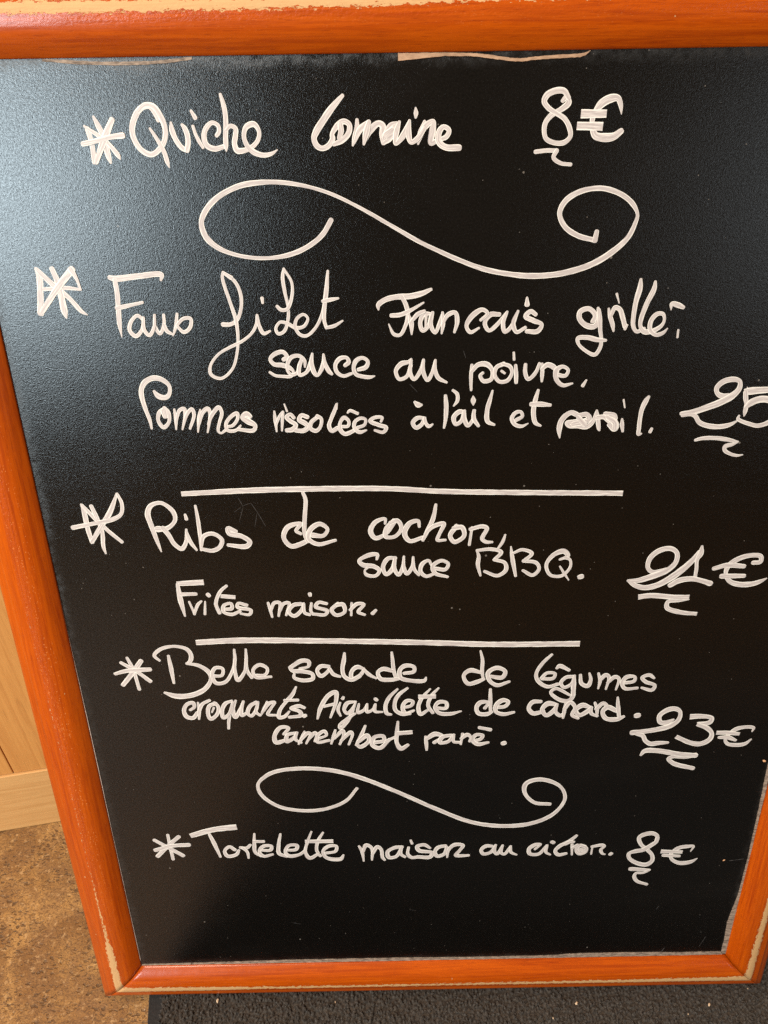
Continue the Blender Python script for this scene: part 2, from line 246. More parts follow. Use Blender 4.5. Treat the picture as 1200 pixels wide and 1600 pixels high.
  (1,[-150.5,17.6,3.68,-99.5,19.4,4.29,-59.6,19.8,4.3,3.1,18.9,4,43.2,16,4.01,100.5,14,4.02,178.7,11.9,4.03]),
 ]),
 ('asterisk', 'hatched asterisk before Ribs', [
  (0,[-226.2,10.7,1.41,-225.1,5.8,3.32,-224.7,-9.8,3.63,-223.3,-20.6,3.42]),
  (0,[-225.7,10,2.41,-215.9,-3.5,3.35,-209.5,-11.5,3.09,-200.6,-21,2.49]),
  (0,[-218.8,9.1,2.84,-216.1,-1.4,3.41,-214.2,-12.8,3.06,-215.3,-24.4,2.78,-214.5,-30.5,1.43]),
  (0,[-198.1,18.8,1.78,-205.6,4,3.85,-214.8,-8.5,3.63,-223.3,-20.2,3.14]),
  (0,[-197.8,18.8,1.97,-195.6,10.8,2.72,-197.5,2.4,2.84,-204,-1.7,3.35,-218.7,-4.9,3.15,-235.4,-8.1,3.45]),
 ]),
 ('word', 'the word Ribs', [
  (0,[-171.8,-29.9,1.15,-173.8,-20.8,2.85,-176.3,-7.9,3.94,-177.7,2,4.01,-174.2,8.7,3.45,-166.3,10.6,2.99,-158.3,3.1,3.5,-158,-4,2.89,-164.6,-10.2,3.64,-171.8,-10.8,5.04]),
  (0,[-167.8,-10.2,4.17,-164.6,-15.3,3.55,-160.6,-24,3.34,-155.8,-27.8,3.57,-151.8,-22,2.95,-150.3,-11.5,1.62]),
  (0,[-150.5,-12.7,1.69,-148.7,-21.3,3.2,-144.4,-29,1.79]),
  (0,[-149.6,0.8,1.94,-149.1,-2.7,2.78]),
  (0,[-141.1,7.9,1.9,-140.5,-2.9,2.73,-140.4,-15.7,2.74,-140.9,-29.1,1.93]),
  (0,[-140.3,-25.9,1.89,-137.9,-17.5,3.26,-130.8,-15.2,3.36,-124.2,-20.4,3.19,-126.2,-26.4,3.3,-132.4,-29.7,3.34,-140.1,-28.1,2.81]),
  (0,[-113.2,-14.1,3.36,-118.5,-11.4,3.78,-117.9,-15.5,3.96,-109,-18.1,3.98,-103,-23,3.44,-105.9,-26.6,3.93,-119.8,-25.3,2.77]),
 ]),
 ('word', 'the word de before cochon', [
  (0,[-63.7,-16.9,2.24,-67.1,-14.3,2.72,-63.2,-8.5,2.98,-73.1,-11,3.86,-76.9,-19.9,3.45,-71.7,-27.2,3.85,-62.5,-24.7,3.71,-58.3,-22,2.91]),
  (0,[-60.1,16.8,2.38,-58.5,11.6,3.01,-60,-4.1,3.04,-60.8,-16.6,3.09,-58.9,-23.8,2.45]),
  (0,[-54.8,-18.1,4.17,-46.7,-18.7,2.95,-43.2,-13.3,2.76,-48.7,-8.8,3.73,-56.2,-13.4,3.81,-57.9,-21.1,3.54,-51.2,-25.8,3.45,-37.6,-22.8,2.26]),
 ]),
 ('word', 'the word cochon', [
  (0,[0.7,-9.7,1.7,0.7,-5.7,2.22,-6.6,-8.2,3.58,-10.5,-15.8,3.75,-6.9,-21.6,3.42,1.4,-17.8,2.9,8.3,-8.3,2.47]),
  (0,[7.2,-6.8,2.83,1.4,-14.2,3.48,1,-20.5,3.25,7.8,-20.6,2.98,13.1,-13.5,3.08,9.9,-7.2,3.27,4.7,-8.9,2.97]),
  (0,[26.6,-12.6,2.04,25.7,-7.9,2.93,19.3,-9.6,3.97,15.4,-18.1,3.76,19.3,-24.5,3.41,29.4,-21.6,3.04]),
  (0,[39,5.4,2.04,37,-6,3.45,32.6,-16.6,3.16,29.4,-24.1,2.12]),
  (0,[32.6,-16.6,2.93,37.1,-12.6,3.36,45.2,-10.2,3.13,42.1,-18.6,2.8,40.5,-24,2.83,46.7,-24.1,1.91]),
  (0,[55,-12.9,3.94,50.3,-20.6,3.45,53.7,-26.1,3.44,60.9,-21.1,3.21,59.1,-13.9,3.89,53.1,-14.5,3.78]),
  (0,[66.7,-14.1,2.06,65.2,-28.7,2.09]),
  (0,[65.6,-15.5,3.03,74.5,-13.3,3.39,78.1,-14.8,3.07,74.9,-23.8,3.09,78.2,-26.6,2.97,82.7,-26.7,1.91]),
  (0,[92.4,-20.7,1.42,90.6,-26.8,2.53,87.4,-32.2,1.84]),
 ]),
 ('word', 'the word sauce before BBQ', [
  (0,[-6.2,-40,1.69,-5.8,-35.9,2.92,-11.8,-36,3.73,-19.9,-41,2.78,-16.8,-44.7,3.78,-8.8,-46,3.79,-4.4,-49.7,3.08,-7.3,-54.3,2.68,-14.6,-53.2,2.65,-15.8,-49.5,1.36,-13.8,-47.2,2.15]),
  (0,[8.3,-39.1,2.66,2.7,-39.3,3.29,-1.5,-46.5,3.41,0.9,-53.3,3.08,5.8,-48.5,3.5,8,-38.5,2.39]),
  (0,[8,-38.5,2.37,7.4,-48.5,3.07,10.6,-53.7,3.09,13.9,-46.8,2.75,14.8,-37.7,1.69]),
  (0,[14.8,-37.7,1.69,14.7,-46.8,2.73,17.1,-52.8,3.1,21.2,-47,2.78,22,-38.3,1.7]),
  (0,[22,-38.3,1.69,22.8,-48.8,2.74,26.4,-54.1,2.12]),
  (0,[36.1,-45.8,1.72,34.1,-41.8,2.27,29.3,-44.4,3.23,27.7,-50.8,3.08,31.8,-55.5,3.08,39.1,-53.2,2.32]),
  (0,[39.4,-48.8,3.07,47.2,-49.7,3.07,49.2,-44.8,2.74,43.8,-42,3.06,37.4,-46.4,3.17,39.1,-52.8,3.27,48.9,-56.4,2.28]),
 ]),
 ('word', 'the letters BBQ', [
  (0,[71,-33.5,1.01,72.8,-38.9,2.7,72.4,-46.2,3.05,74.7,-55.8,1.7]),
  (0,[71.3,-33.8,2.27,82.2,-32.8,2.99,90,-35.6,3.01,85,-42.1,2.58]),
  (0,[85,-42.1,2.6,93.2,-44.8,2.8,94.4,-51.2,3.25,88.1,-56,3.12,77.8,-52.1,2.25]),
  (0,[97.3,-30.8,1,99,-41.2,3.36,102.3,-56.5,2.04]),
  (0,[99,-36.7,1.91,106.3,-33.6,2.64,113.8,-37,3.02,107.7,-43.6,2.63]),
  (0,[107.7,-43.6,2.64,117.6,-45.3,2.87,120.4,-50.8,2.8,115.9,-56.2,3.14,107.8,-52,2.19]),
  (0,[136,-42.9,1.95,141.9,-39.9,3.23,138.6,-35.7,4.12,130.8,-38.8,3.81,125.8,-47.2,2.76,129.7,-56.5,2.49,138.8,-57.1,2.78,144.6,-49.5,2.17,143.8,-43.1,2,139.9,-41.2,2.87]),
  (0,[136.5,-48.9,1.35,140.2,-54.9,2.03,144.3,-61.1,1.02]),
  (0,[152.9,-58.5,3.98,154.2,-58.1,3.98]),
 ]),
 ('price', 'the price 21 euros', [
  (0,[220.1,-52.6,1.69,209.9,-55.4,3.48,205.6,-51.5,3.21,206.3,-43.1,4.06,212.5,-36.8,4.53,221.1,-35.1,4,226.5,-39.1,3.33,226.8,-46.9,4.01,221.7,-53.6,4.62,210.4,-59,5.14,198.8,-62.8,4.36,191.3,-62.6,1.89]),
  (0,[191.3,-62.6,2.12,197.3,-67,3.96,204.7,-69.3,4.28,213.6,-67.7,4.95,223.9,-61.6,5.65,233.6,-52.7,5.31,240.4,-44.4,4.48,243.9,-38.3,3.47]),
  (0,[245.1,-33.7,2.09,244.9,-40,4.56,243,-45,2.99,243.7,-52.9,2.7,243.8,-60.3,2.74]),
  (0,[225.2,-67.4,3.97,231.2,-63.5,4.93,241.1,-61.9,4.49,249.4,-63.8,3.82,256.4,-66.3,4.88]),
  (1,[201.1,-77.6,4.67,210.7,-76.4,4.58,228.2,-78.1,4.31,241.8,-78.8,4.81]),
  (1,[241.8,-78.8,5.04,233.8,-81.5,3.51,225.8,-82.6,3.52,225.5,-87.9,3.77,235.4,-92.3,4,250.6,-94.4,3.14]),
  (0,[287.6,-48.7,3.81,292.9,-48,3.42,292.2,-43.2,3.48,282.9,-42.4,4.02,274.5,-45.6,4.42,268.5,-51.1,4.01,267.6,-57.9,3.03,271.9,-64.9,3.89,280.5,-67.9,4.41,290.6,-67.5,4.43,296.2,-65.4,3.53,300.5,-62.9,1.26]),
  (0,[257.6,-53.2,3.65,267.4,-50.5,4.25,280.6,-51.6,3.68]),
  (0,[264.8,-60.1,4.26,282.1,-60.1,3.55]),
 ]),
 ('word', 'the word Frites', [
  (1,[-163.7,-58.3,3.83,-142.3,-57.4,4.88]),
  (0,[-163,-59,2.81,-162.5,-72.5,4.12,-160.7,-87.7,1.61]),
  (0,[-161.2,-67.8,3.19,-149.7,-67.7,2.84]),
  (0,[-155.8,-74.7,1.64,-152.8,-86.2,1.98]),
  (0,[-153.1,-86.2,1.85,-149,-77.1,2.46,-146,-74.3,1.59]),
  (0,[-143.1,-74.7,1.24,-144.5,-86.2,2.18]),
  (0,[-140.2,-68.3,3.4,-139.5,-69.3,3.4]),
  (0,[-124.8,-60.8,2.22,-130,-65.6,2.77,-134.7,-76.5,2.78,-132.8,-85.2,2.93]),
  (1,[-130.5,-70.1,3.23,-118.8,-71.4,3.59]),
  (0,[-129.8,-82.3,2.87,-122.7,-81.6,2.96,-123,-77.1,2.54,-128.7,-78.7,2.87,-129.7,-84.4,2.76,-123.3,-87.1,2.91,-116.3,-84.2,2.42]),
  (0,[-110.6,-78.8,2.91,-117.1,-76.9,2.46,-117.9,-80.3,3.24,-107.7,-83.6,2.86,-109.1,-87.4,2.46,-116,-86.4,1.84]),
 ]),
 ('word', 'the word maison after Frites', [
  (0,[-93.4,-77.1,1.91,-92.3,-82.6,2.56,-91.1,-90.1,1.92]),
  (0,[-91.7,-84.3,2.19,-88.5,-77.2,2.94,-84.2,-77.2,2.88,-85.8,-89.3,1.88]),
  (0,[-85,-85.3,2.21,-81.1,-78,2.95,-76.8,-77.4,2.84,-79.7,-88.6,1.88]),
  (0,[-67.5,-78.3,3.19,-73.5,-79.5,3.36,-77.6,-85.5,3.14,-73.4,-89.4,3.26,-67.1,-84,2.9,-65.2,-78,2.18]),
  (0,[-65.2,-78,2.2,-64.7,-86.6,2.62,-60.9,-88.4,2.53]),
  (0,[-59,-78.1,1.87,-59.7,-85.9,2.54,-57.6,-88.5,2.05]),
  (0,[-59.8,-69.6,3.14,-59.6,-70.9,2.52]),
  (0,[-47,-78.7,2.53,-53.3,-77.4,2.82,-55.7,-81.3,3.07,-46.7,-85.3,3.1,-48.6,-88.7,2.88,-58.3,-88,2.56]),
  (0,[-37.8,-78.9,3.32,-43.2,-84.5,3.13,-39.7,-89.4,3.29,-32.8,-86.4,2.91,-34.1,-79.5,3.39,-38.5,-79.9,3.24]),
  (0,[-27,-78.4,1.87,-27.7,-89.7,1.89]),
  (0,[-28.3,-84.8,2.35,-22.6,-79.2,3.16,-17.4,-79.8,2.82,-21.9,-86.7,2.83,-16.9,-89.4,2.14]),
  (0,[-10.5,-88.6,3.03,-7.9,-85.7,2.35]),
 ]),
 ('divider_line', 'lower ruled line', [
  (1,[-155.1,-113.1,4.91,-121.6,-111.9,5.25,-52.2,-113.7,4.94,31.3,-117.1,4.95,87.3,-120,4.97,158.7,-120.9,4.98]),
 ]),
 ('asterisk', 'asterisk before Belle salade', [
  (0,[-213.3,-126.9,2.51,-210.2,-137.3,3,-207.8,-158.5,2.73]),
  (0,[-218.9,-131.4,2.83,-208.1,-139.6,3.45,-197.5,-150.3,3.44]),
  (0,[-202.3,-130,4.1,-210.9,-141.7,4.15,-220.4,-153.3,3.94]),
  (0,[-225.2,-142.2,2.98,-215.5,-139.4,3.98,-196.1,-138.3,4.03]),
 ]),
 ('word', 'the word Belle', [
  (0,[-187,-130.1,2.09,-190.6,-125.1,3.03,-184.2,-118.7,3.08,-172.9,-116.4,2.74,-163.5,-119.2,3.36,-160.5,-125.1,3.45,-161.8,-130.9,3.33,-165,-133.4,1.92]),
  (0,[-165,-133.4,2.21,-155.6,-135.5,3.46,-147.7,-142.4,3.81,-146.7,-149.5,3.36,-153.4,-159.7,4.22,-165.4,-165.5,4.68,-178.1,-166,5.25,-186.9,-162.3,2.3]),
  (0,[-179,-125.4,2.36,-178.4,-139.5,3.43,-178,-152.6,2.13]),
  (0,[-143.8,-146.2,3.12,-137.2,-145.6,2.76,-136,-138.9,2.89,-141.7,-138,3.14,-145.3,-144.7,3.12,-142.7,-153.3,3.77,-135.1,-152.4,3.09,-127.7,-140.6,2.6,-124.9,-130.2,2.82,-124.5,-120.4,1.8]),
  (0,[-124.9,-130.2,2.57,-125.9,-140.6,2.62,-124.3,-150.7,3.84,-118,-142.3,2.6,-115.6,-130.4,2.82,-115,-120.2,1.79]),
  (0,[-115.6,-130.4,2.85,-116,-140.8,2.94,-112.6,-148.7,2.81]),
  (0,[-109,-146.5,2.81,-100.9,-145.6,2.6,-99.1,-139.7,2.78,-105,-135.9,3.39,-110.8,-140.9,2.85,-109.2,-148.2,3.15,-96.4,-148,2.21]),
 ]),
 ('word', 'the word salade', [
  (0,[-72.3,-140.3,1.71,-64.8,-138.4,2.64,-64.5,-133.6,3.8,-70.2,-132.8,3.9,-80,-139.2,3.23]),
  (0,[-80,-139.2,3.14,-78.2,-142.3,3.49,-69.6,-143.2,4.09,-62,-146.1,3.31,-62,-150.8,3.53,-70.2,-152.3,3.55,-77.2,-149.3,3.04,-76.9,-145.1,1.94]),
  (0,[-48.1,-138.8,3.2,-54.4,-138.4,3.64,-57.8,-142.7,3.14,-54.9,-148.1,3.81,-50.1,-145,2.91,-47.4,-140.9,2.53]),
  (0,[-47.4,-140.9,2.58,-44.4,-146.5,3.29,-39,-149,2.31]),
  (0,[-34.4,-125.8,1.91,-35.2,-132.2,3.37,-36.7,-141.8,3.39,-35.3,-148.8,3.55,-29.6,-152.4,3.69,-22.5,-148.7,3.38]),
  (0,[-18.9,-141.9,2.59,-24.6,-140,4.01,-29.3,-144.8,3.21,-29,-151.8,3.73,-22.5,-148.4,3.53,-18.7,-142.9,2.58]),
  (0,[-18.7,-142.9,2.66,-14.4,-147.9,3.29,-8.9,-151.5,1.97]),
  (0,[4.4,-126,1.92,5,-134.4,2.89,5.9,-144.1,3.16,7.8,-152.3,2.46]),
  (0,[4.2,-144.1,3.46,-2.7,-142.1,4.07,-7.2,-145.2,3.19,-5.2,-152,3.88,2.9,-153.2,3.84,9.5,-152.3,2.95]),
  (0,[14.5,-146.8,2.92,22.6,-145.2,3.33,22.6,-140.6,3.22,15.7,-139.1,4.05,11.1,-143.1,3.48,11.6,-151.2,3.7,20.3,-154.3,3.83,31.3,-154.5,3.25,32.8,-151.2,1.28]),
 ]),
 ('word', 'the word de before legumes', [
  (0,[77.5,-126.2,1.56,79.4,-135.2,2.83,79.5,-146.1,2.85,80.7,-154.7,2.22]),
  (0,[78.3,-147.5,3.01,69.2,-145.3,4.22,64.3,-150.3,3.21,68.1,-158.7,3.65,75.6,-157,3.88,81.1,-154.3,3.07]),
  (0,[86.8,-151.7,3.44,96.7,-152.8,3.86,98.7,-146.8,3.21,91.7,-143.1,4.21,84.7,-147.6,3.76,85.8,-155.4,3.28,92.5,-160.7,3.87,102.6,-157.2,2.34]),
 ]),
 ('word', 'the word legumes with its accent', [
  (0,[136.5,-131.1,2.16,129.2,-139.9,3.16,124.8,-150.7,2.92,127.5,-158.1,3.33,135.5,-163.3,3.46,143.7,-160.9,3.17]),
  (0,[130.3,-155.1,3.11,139.4,-154.7,3.12,140.5,-150.1,2.7,133.7,-149.4,3.11,129.5,-154.5,2.94]),
  (0,[141.6,-144.7,2.21,143.7,-142.4,3.72,151.9,-146.7,2.83]),
  (0,[156,-153.2,3.13,150,-154,3.49,146.2,-159.5,2.93,149.3,-164.2,3.09,155.1,-160.6,2.91,157,-152.3,2.34]),
  (0,[157,-152.3,2.24,157.3,-162.5,3.55,157.3,-171.9,3.58]),
  (0,[162,-152.1,2.51,163.8,-160.8,3.54,169.1,-163.3,3.97,171.1,-157.2,2.91,169.4,-150.4,1.88]),
  (0,[177,-150.6,1.88,179,-158.3,2.87,178.3,-166.1,1.65]),
  (0,[178.9,-157.4,3.01,183.2,-152.4,3.94,186,-154.3,3.17,184.8,-166.8,1.66]),
  (0,[185.6,-160.3,2.66,191,-154.4,3.96,194.6,-156.3,2.84,193.3,-167.4,1.67]),
  (0,[199.4,-160.6,3.19,207.6,-159,3.16,207.8,-154.7,2.74,201,-154.6,3.95,197.8,-160.6,3.26,200.8,-166.3,3.28,211,-166.1,2.76]),
  (0,[224.3,-156.6,2.03,219.8,-153.3,3.44,214.3,-155.8,3.14,217.6,-160.1,3.41,225.8,-164,2.88,224.1,-168.6,3.63,215,-166.2,2.25]),
  (0,[156.7,-163.5,3.42,157.8,-172.8,3.58,154.5,-178.1,3.99,146.8,-177.2,3.61,138.5,-169.2,2.9,142.3,-165.5,3.16,155.5,-172.7,2.1]),
 ]),
 ('word', 'the word croquants', [
  (0,[-167.8,-180.8,2.38,-164.1,-177.9,2.82,-164.6,-173.4,3.52,-170,-175,3.47,-173.2,-181.4,3.27,-171.6,-187.9,3.91,-166.5,-189.3,3.81,-162.1,-183.6,2.93]),
  (0,[-160.4,-173.3,1.76,-160.3,-181.6,3.07,-161.4,-190.5,1.75]),
  (0,[-161,-184.2,2.62,-157,-175,3.16,-150.3,-170.9,2.68]),
  (0,[-145.4,-174.3,3.27,-150.9,-176.7,3.38,-153.1,-184.4,3.3,-151.4,-190.3,3.89,-145.6,-185.9,3.12,-143.7,-177.5,2.89,-146.4,-173.6,3.24]),
  (0,[-147.5,-178.7,1.96,-149.6,-183.4,1.53]),
  (0,[-131.5,-171.8,2.51,-137.1,-174.4,3.45,-140.8,-182.1,3.26,-140.2,-189.3,3.75,-135.7,-186.1,2.91,-130.8,-173.3,2.17]),
  (0,[-130.8,-173.3,2.16,-134.3,-184.8,2.83,-136.3,-193.9,2.63,-137.2,-201.2,2.21]),
  (0,[-128.4,-171.8,1.95,-131.3,-181,3.05,-130.2,-189.1,3.84,-125.3,-181.1,2.88,-121.9,-172.6,1.96]),
  (0,[-121.7,-172.6,1.95,-124.2,-181.2,2.83,-124.3,-187.4,3.2,-119.8,-184.5,2.48]),
  (0,[-111.1,-173.7,3.17,-116.4,-177.5,3.4,-119.2,-185.2,3.09,-116.5,-188.1,3.07,-111.7,-181.5,2.88,-109.5,-173.5,2.17]),
  (0,[-109.9,-175.1,2.39,-111.9,-184,2.68,-108.9,-187.4,2.57]),
  (0,[-101.9,-173.7,1.76,-105.3,-181.6,2.88,-108.5,-188,1.57]),
  (0,[-106.2,-183.9,2.51,-100.3,-175.3,3.33,-95.5,-174.1,2.71,-99.1,-180.4,2.68,-102.2,-186.9,2.65,-95.3,-187.9,2.2]),
  (0,[-76.3,-158.8,1.76,-80.2,-166.8,3.38,-86.1,-174.3,2.97,-91.8,-183.2,3.11,-92.8,-190.3,3.41,-88.2,-189.4,3.26,-83.7,-184,1.88]),
  (0,[-86.8,-172.4,2.68,-75.8,-172.2,2.95]),
  (0,[-70.7,-180.4,2.67,-75,-178.4,3.78,-81.9,-180.8,3.08,-74.8,-184.2,3.59,-74,-188.2,3.54,-83.9,-190.1,2.97]),
  (0,[-71.4,-189.4,3.42,-70.3,-188.4,3.42]),
 ]),
 ('word', 'the word Aiguillette', [
  (0,[-60,-192.6,1.76,-57.1,-181.7,3.55,-50,-168.8,3.97,-43.4,-164.9,3.84,-43.8,-176.1,3.22,-48.9,-191.4,1.77]),
  (0,[-54,-179.6,2.7,-45.4,-177.3,2.7]),
  (0,[-39.9,-175.9,1.75,-42.1,-183.5,2.73,-40.2,-189.7,1.8]),
  (0,[-37.1,-170.2,2.26,-37.7,-171.7,2.76]),
  (0,[-27.1,-175.1,2.11,-33.8,-176.4,3.61,-36.8,-183.6,2.98,-34.2,-187.3,3.34,-29.3,-181.6,2.63,-26.5,-174.8,1.53]),
  (0,[-26.5,-174.8,1.51,-30.4,-186.7,2.81,-34.5,-195.5,3.2,-40.8,-202.8,3.25,-41.6,-199.8,2.39,-35,-193.2,2.83,-27.7,-187.5,2.28]),
  (0,[-24.2,-177.7,1.73,-25.1,-186.8,3.27,-19.9,-184,2.74,-17.1,-177.9,1.8]),
  (0,[-17.1,-177.9,1.73,-17.3,-186.2,2.99,-12.8,-184.1,2.47,-10.3,-178.1,1.79]),
  (0,[-10.1,-178.1,1.98,-10.5,-185.7,2.97,-4.3,-186.5,1.85]),
  (0,[-10,-172.6,2.97,-9,-173.7,2.98]),
  (0,[8.7,-162.9,1.89,1.6,-171.4,3.42,-1.5,-180,3.24,-0.4,-188.1,3.4,2.9,-189.2,2.43]),
  (0,[17.1,-162,2.22,9.8,-168.7,3.5,6.5,-175.8,3.25,7,-184.6,3.38,12.6,-188.7,3.95,19.2,-188.5,2.79]),
  (0,[13.3,-182.5,3.04,20.4,-180.5,3.18,21.8,-176.2,2.65,16.8,-175.3,3.49,12.9,-181.8,3.24,15.6,-188.5,3.91,22.5,-185.7,2.12]),
  (0,[36.4,-163.5,1.63,29.8,-172,2.9,26.5,-182.1,3.24,28.3,-189.5,3.85,34,-185.9,2.67]),
  (0,[43.4,-162.6,1.62,37.4,-170.7,3.13,34.8,-180.8,3.22,38.8,-188.2,2.86]),
  (1,[26.3,-171.2,4.24,41.3,-171.1,4.24]),
  (0,[41.7,-183.2,3.07,50,-183.4,3.26,50.1,-177.8,3.25,44,-177,3.88,40.7,-182.4,3.23,44.1,-188.4,3.51,53.6,-189.6,3.73,62.9,-187,1.54]),
 ]),
 ('word', 'the word de before canard', [
  (0,[87.2,-165,2.38,87.7,-177.4,3.2,88.4,-189.2,2.68]),
  (0,[83.3,-184.4,3.19,86.1,-178.6,2.49,79.5,-178.3,4.23,76.1,-183.4,3.54,78,-189.8,3.91,85,-190.8,4.03,89.4,-188.5,2.63]),
  (0,[93.7,-183.8,3.33,100.7,-182.7,3.57,103,-178.1,3.2,98.4,-176.4,4.29,93.2,-180.7,4.05,92.9,-188.2,3.59,99.2,-191.1,3.99,108.3,-189.2,2.35]),
 ]),
 ('word', 'the word canard', [
  (0,[130.6,-178.7,3.31,124,-179,4.22,120.8,-185.2,3.48,124.8,-190.9,4.18,133.6,-189.2,3.71]),
  (0,[143.3,-181.8,3.58,136.9,-180.9,4.97,132.5,-187.1,3.8,136.5,-193.2,3.98,142.5,-188.1,4.03,144.8,-181.8,2.6]),
  (0,[144.8,-181.8,2.46,144.2,-189.7,3.19,148.7,-193.8,3.31,151.7,-190.7,2.56]),
  (0,[151.9,-181.2,2.18,151.5,-188.3,3.29,150.9,-196.2,1.93]),
  (0,[151.4,-186.7,3.07,155.9,-179.7,3.67,160.4,-185.3,3.18,158.6,-193.2,3.19,164,-196.9,2.41]),
  (0,[173,-185.6,3.15,166.4,-183.4,5.05,161.4,-188.5,3.91,164.8,-193.8,4.25,170.9,-190.3,4.27,174.5,-185.7,2.84]),
  (0,[174.5,-185.7,2.42,174.9,-192,3.25,180.3,-195,2.44]),
  (0,[177,-180.7,2.1,179.3,-187.3,2.91,180,-194.5,2.15]),
  (0,[178.9,-187.3,3.52,184,-181.5,4.04,188.2,-184.7,2.89]),
  (0,[195.7,-175.5,1.85,197.3,-186.2,3.45,198.9,-194.9,3.19]),
  (0,[196.5,-190.1,3.65,188.4,-186,4.68,184.6,-190.6,3.81,188.3,-197.9,4.2,197.5,-198.9,4.45,203.2,-196.2,2.74]),
  (0,[214.3,-195.4,5.15,215.6,-195.2,5.15]),
 ]),
 ('word', 'the word camembert', [
  (0,[-90.2,-208.7,2.44,-85.7,-201.9,3.24,-92.4,-201.2,3.98,-98.3,-210.4,3.5,-97.3,-217.4,4.4,-88.4,-214.8,3.34]),
  (0,[-79.9,-207.3,2.84,-87.1,-209.5,3.37,-88,-216.5,3.91,-81.2,-212,2.99,-78.6,-206.9,2.39]),
  (0,[-78.6,-206.9,2.32,-80.2,-214.3,2.84,-75.6,-218,2.35]),
  (0,[-72.1,-205.9,1.97,-74.7,-212.8,3.18,-77.9,-219.5,1.61]),
  (0,[-75.4,-214.4,2.54,-69.4,-207.6,3.57,-66.9,-208.3,3.1,-71.2,-218.8,1.99]),
  (0,[-68.9,-214.6,2.55,-63,-207.7,3.63,-61.6,-210.1,2.72,-63.8,-217,1.97]),
  (0,[-60.5,-214.1,2.78,-53.3,-210.3,2.49,-54.9,-206,3.38,-61.3,-211.2,3.24,-61.1,-217.6,3.38,-51.3,-216.2,2.93]),
  (0,[-45.3,-205.1,1.96,-47.5,-212.7,2.75,-49.4,-219.7,1.98]),
  (0,[-46.6,-213.9,2.61,-38.9,-205.9,3.7,-38.1,-209.5,2.74,-42,-220.4,2]),
  (0,[-40.6,-216.4,2.61,-31.9,-207.3,3.63,-30.7,-209.6,2.73,-34.2,-220.8,1.99]),
  (0,[-19.3,-201.1,1.98,-23.3,-212.1,3.62,-27.7,-221.9,2.45]),
  (0,[-25.4,-217.9,3.58,-18.1,-211.5,4.4,-16.4,-217,3.68,-24,-223.9,3.82,-26.8,-221.9,2.81]),
  (0,[-12.4,-219.4,3.91,-3.4,-217.3,3.17,-4.2,-212.6,3.81,-11.7,-213.6,3.99,-13.7,-221.7,3.66,-7.3,-225.5,4.38,1.3,-216.2,3.09]),
  (0,[8.9,-197.1,1.93,8,-208.2,3.5,7.8,-219.9,3.55,11.4,-226.6,4.43,17.4,-222.5,2.81]),
  (0,[-1.5,-217.8,2.84,6.9,-213.3,2.83]),
  (1,[8.2,-209.6,4.4,21.5,-208.5,3.91]),
 ]),
 ('word', 'the word pane with its accent', [
  (0,[32.9,-214.1,2.34,33.5,-221.7,3.13,33.9,-228.8,1.97]),
  (0,[33.8,-216.3,3.28,41.2,-211.3,4.9,47.7,-214.2,3.14,40.4,-220.6,3.23]),
  (0,[55.1,-212.8,2.94,47.2,-214.9,4.16,45.4,-220.8,3.55,52.5,-219.7,3.3,57.3,-212.3,2.6]),
  (0,[57.3,-212.3,2.34,57.5,-219.9,2.94,63.3,-220.7,2.95]),
  (0,[64.9,-211.4,2.36,63.7,-222.8,1.98]),
  (0,[64,-216.5,2.8,69,-212.4,3.94,72.3,-215.5,2.76,71.5,-219.5,2.81]),
  (0,[73.9,-219.8,3.47,80.8,-218,3.33,82.5,-213.9,2.97,76.5,-213.3,3.82,73.9,-219.1,3.13,78.7,-223.4,3.92,87.6,-221.7,2.49]),
  (0,[79.5,-205.2,3.32,88.9,-207.7,3.32]),
  (0,[100.7,-223,4.21,101.8,-222.5,4.21]),
 ]),
 ('price', 'the price 23 euros', [
  (0,[246.7,-200.6,2.24,241,-203.8,5.05,235.8,-203,4.02,234.2,-196.4,4.27,239.2,-190.6,4.96,246.3,-188.8,4.47,251.3,-192.2,3.37,251.2,-200.7,4.25,244.7,-207.2,5.07,233.4,-210.9,5.1,223,-212.7,5.07,213,-213.8,5.06]),
  (0,[216.9,-215.2,3.35,222.3,-217.4,3.97,225.4,-222.9,3.86,230.1,-226.4,4.56,236.5,-225.8,4.55,245.3,-225.4,2.55]),
  (1,[260.5,-197.6,5.75,269.7,-197.2,4.81,279.6,-199.4,3.66,278.4,-204,4.54,267.9,-205.7,4.5]),
  (1,[267.9,-205.7,3.96,277,-209.9,4.45,282.3,-216.1,3.63,281.3,-222.8,4.94,273.4,-227.4,5.18,263.3,-225.1,4.39,251.4,-218.7,4.22]),
  (0,[223.2,-238.6,2.14,226.2,-234.1,4.66,237.6,-234.1,5.28,254.4,-237.9,4.98,271.6,-240.1,5.04]),
  (0,[271.6,-240.1,5.31,262.6,-242.3,3.48,252.7,-241.4,3.78,248.7,-243.6,3.78,253.8,-249.1,4.41,271.7,-255.1,4.33]),
  (0,[317.4,-214.9,1.19,318,-210.9,2.81,310.1,-210,3.63,303,-211.9,4.32,298.4,-216.4,3.52,295.3,-223.1,2.51,298.3,-228,3.42,306.1,-229.5,4.23,313.4,-228.3,3.54,318.1,-223.4,1.42]),
  (1,[286.3,-215.5,4.15,296.2,-215.7,4.37,306.9,-217.3,3.24]),
  (0,[289.5,-220.6,2.79,297,-220.7,4.25,304.3,-224,2.76]),
 ]),
 ('flourish', 'lower flourish above the Tartelette line', [
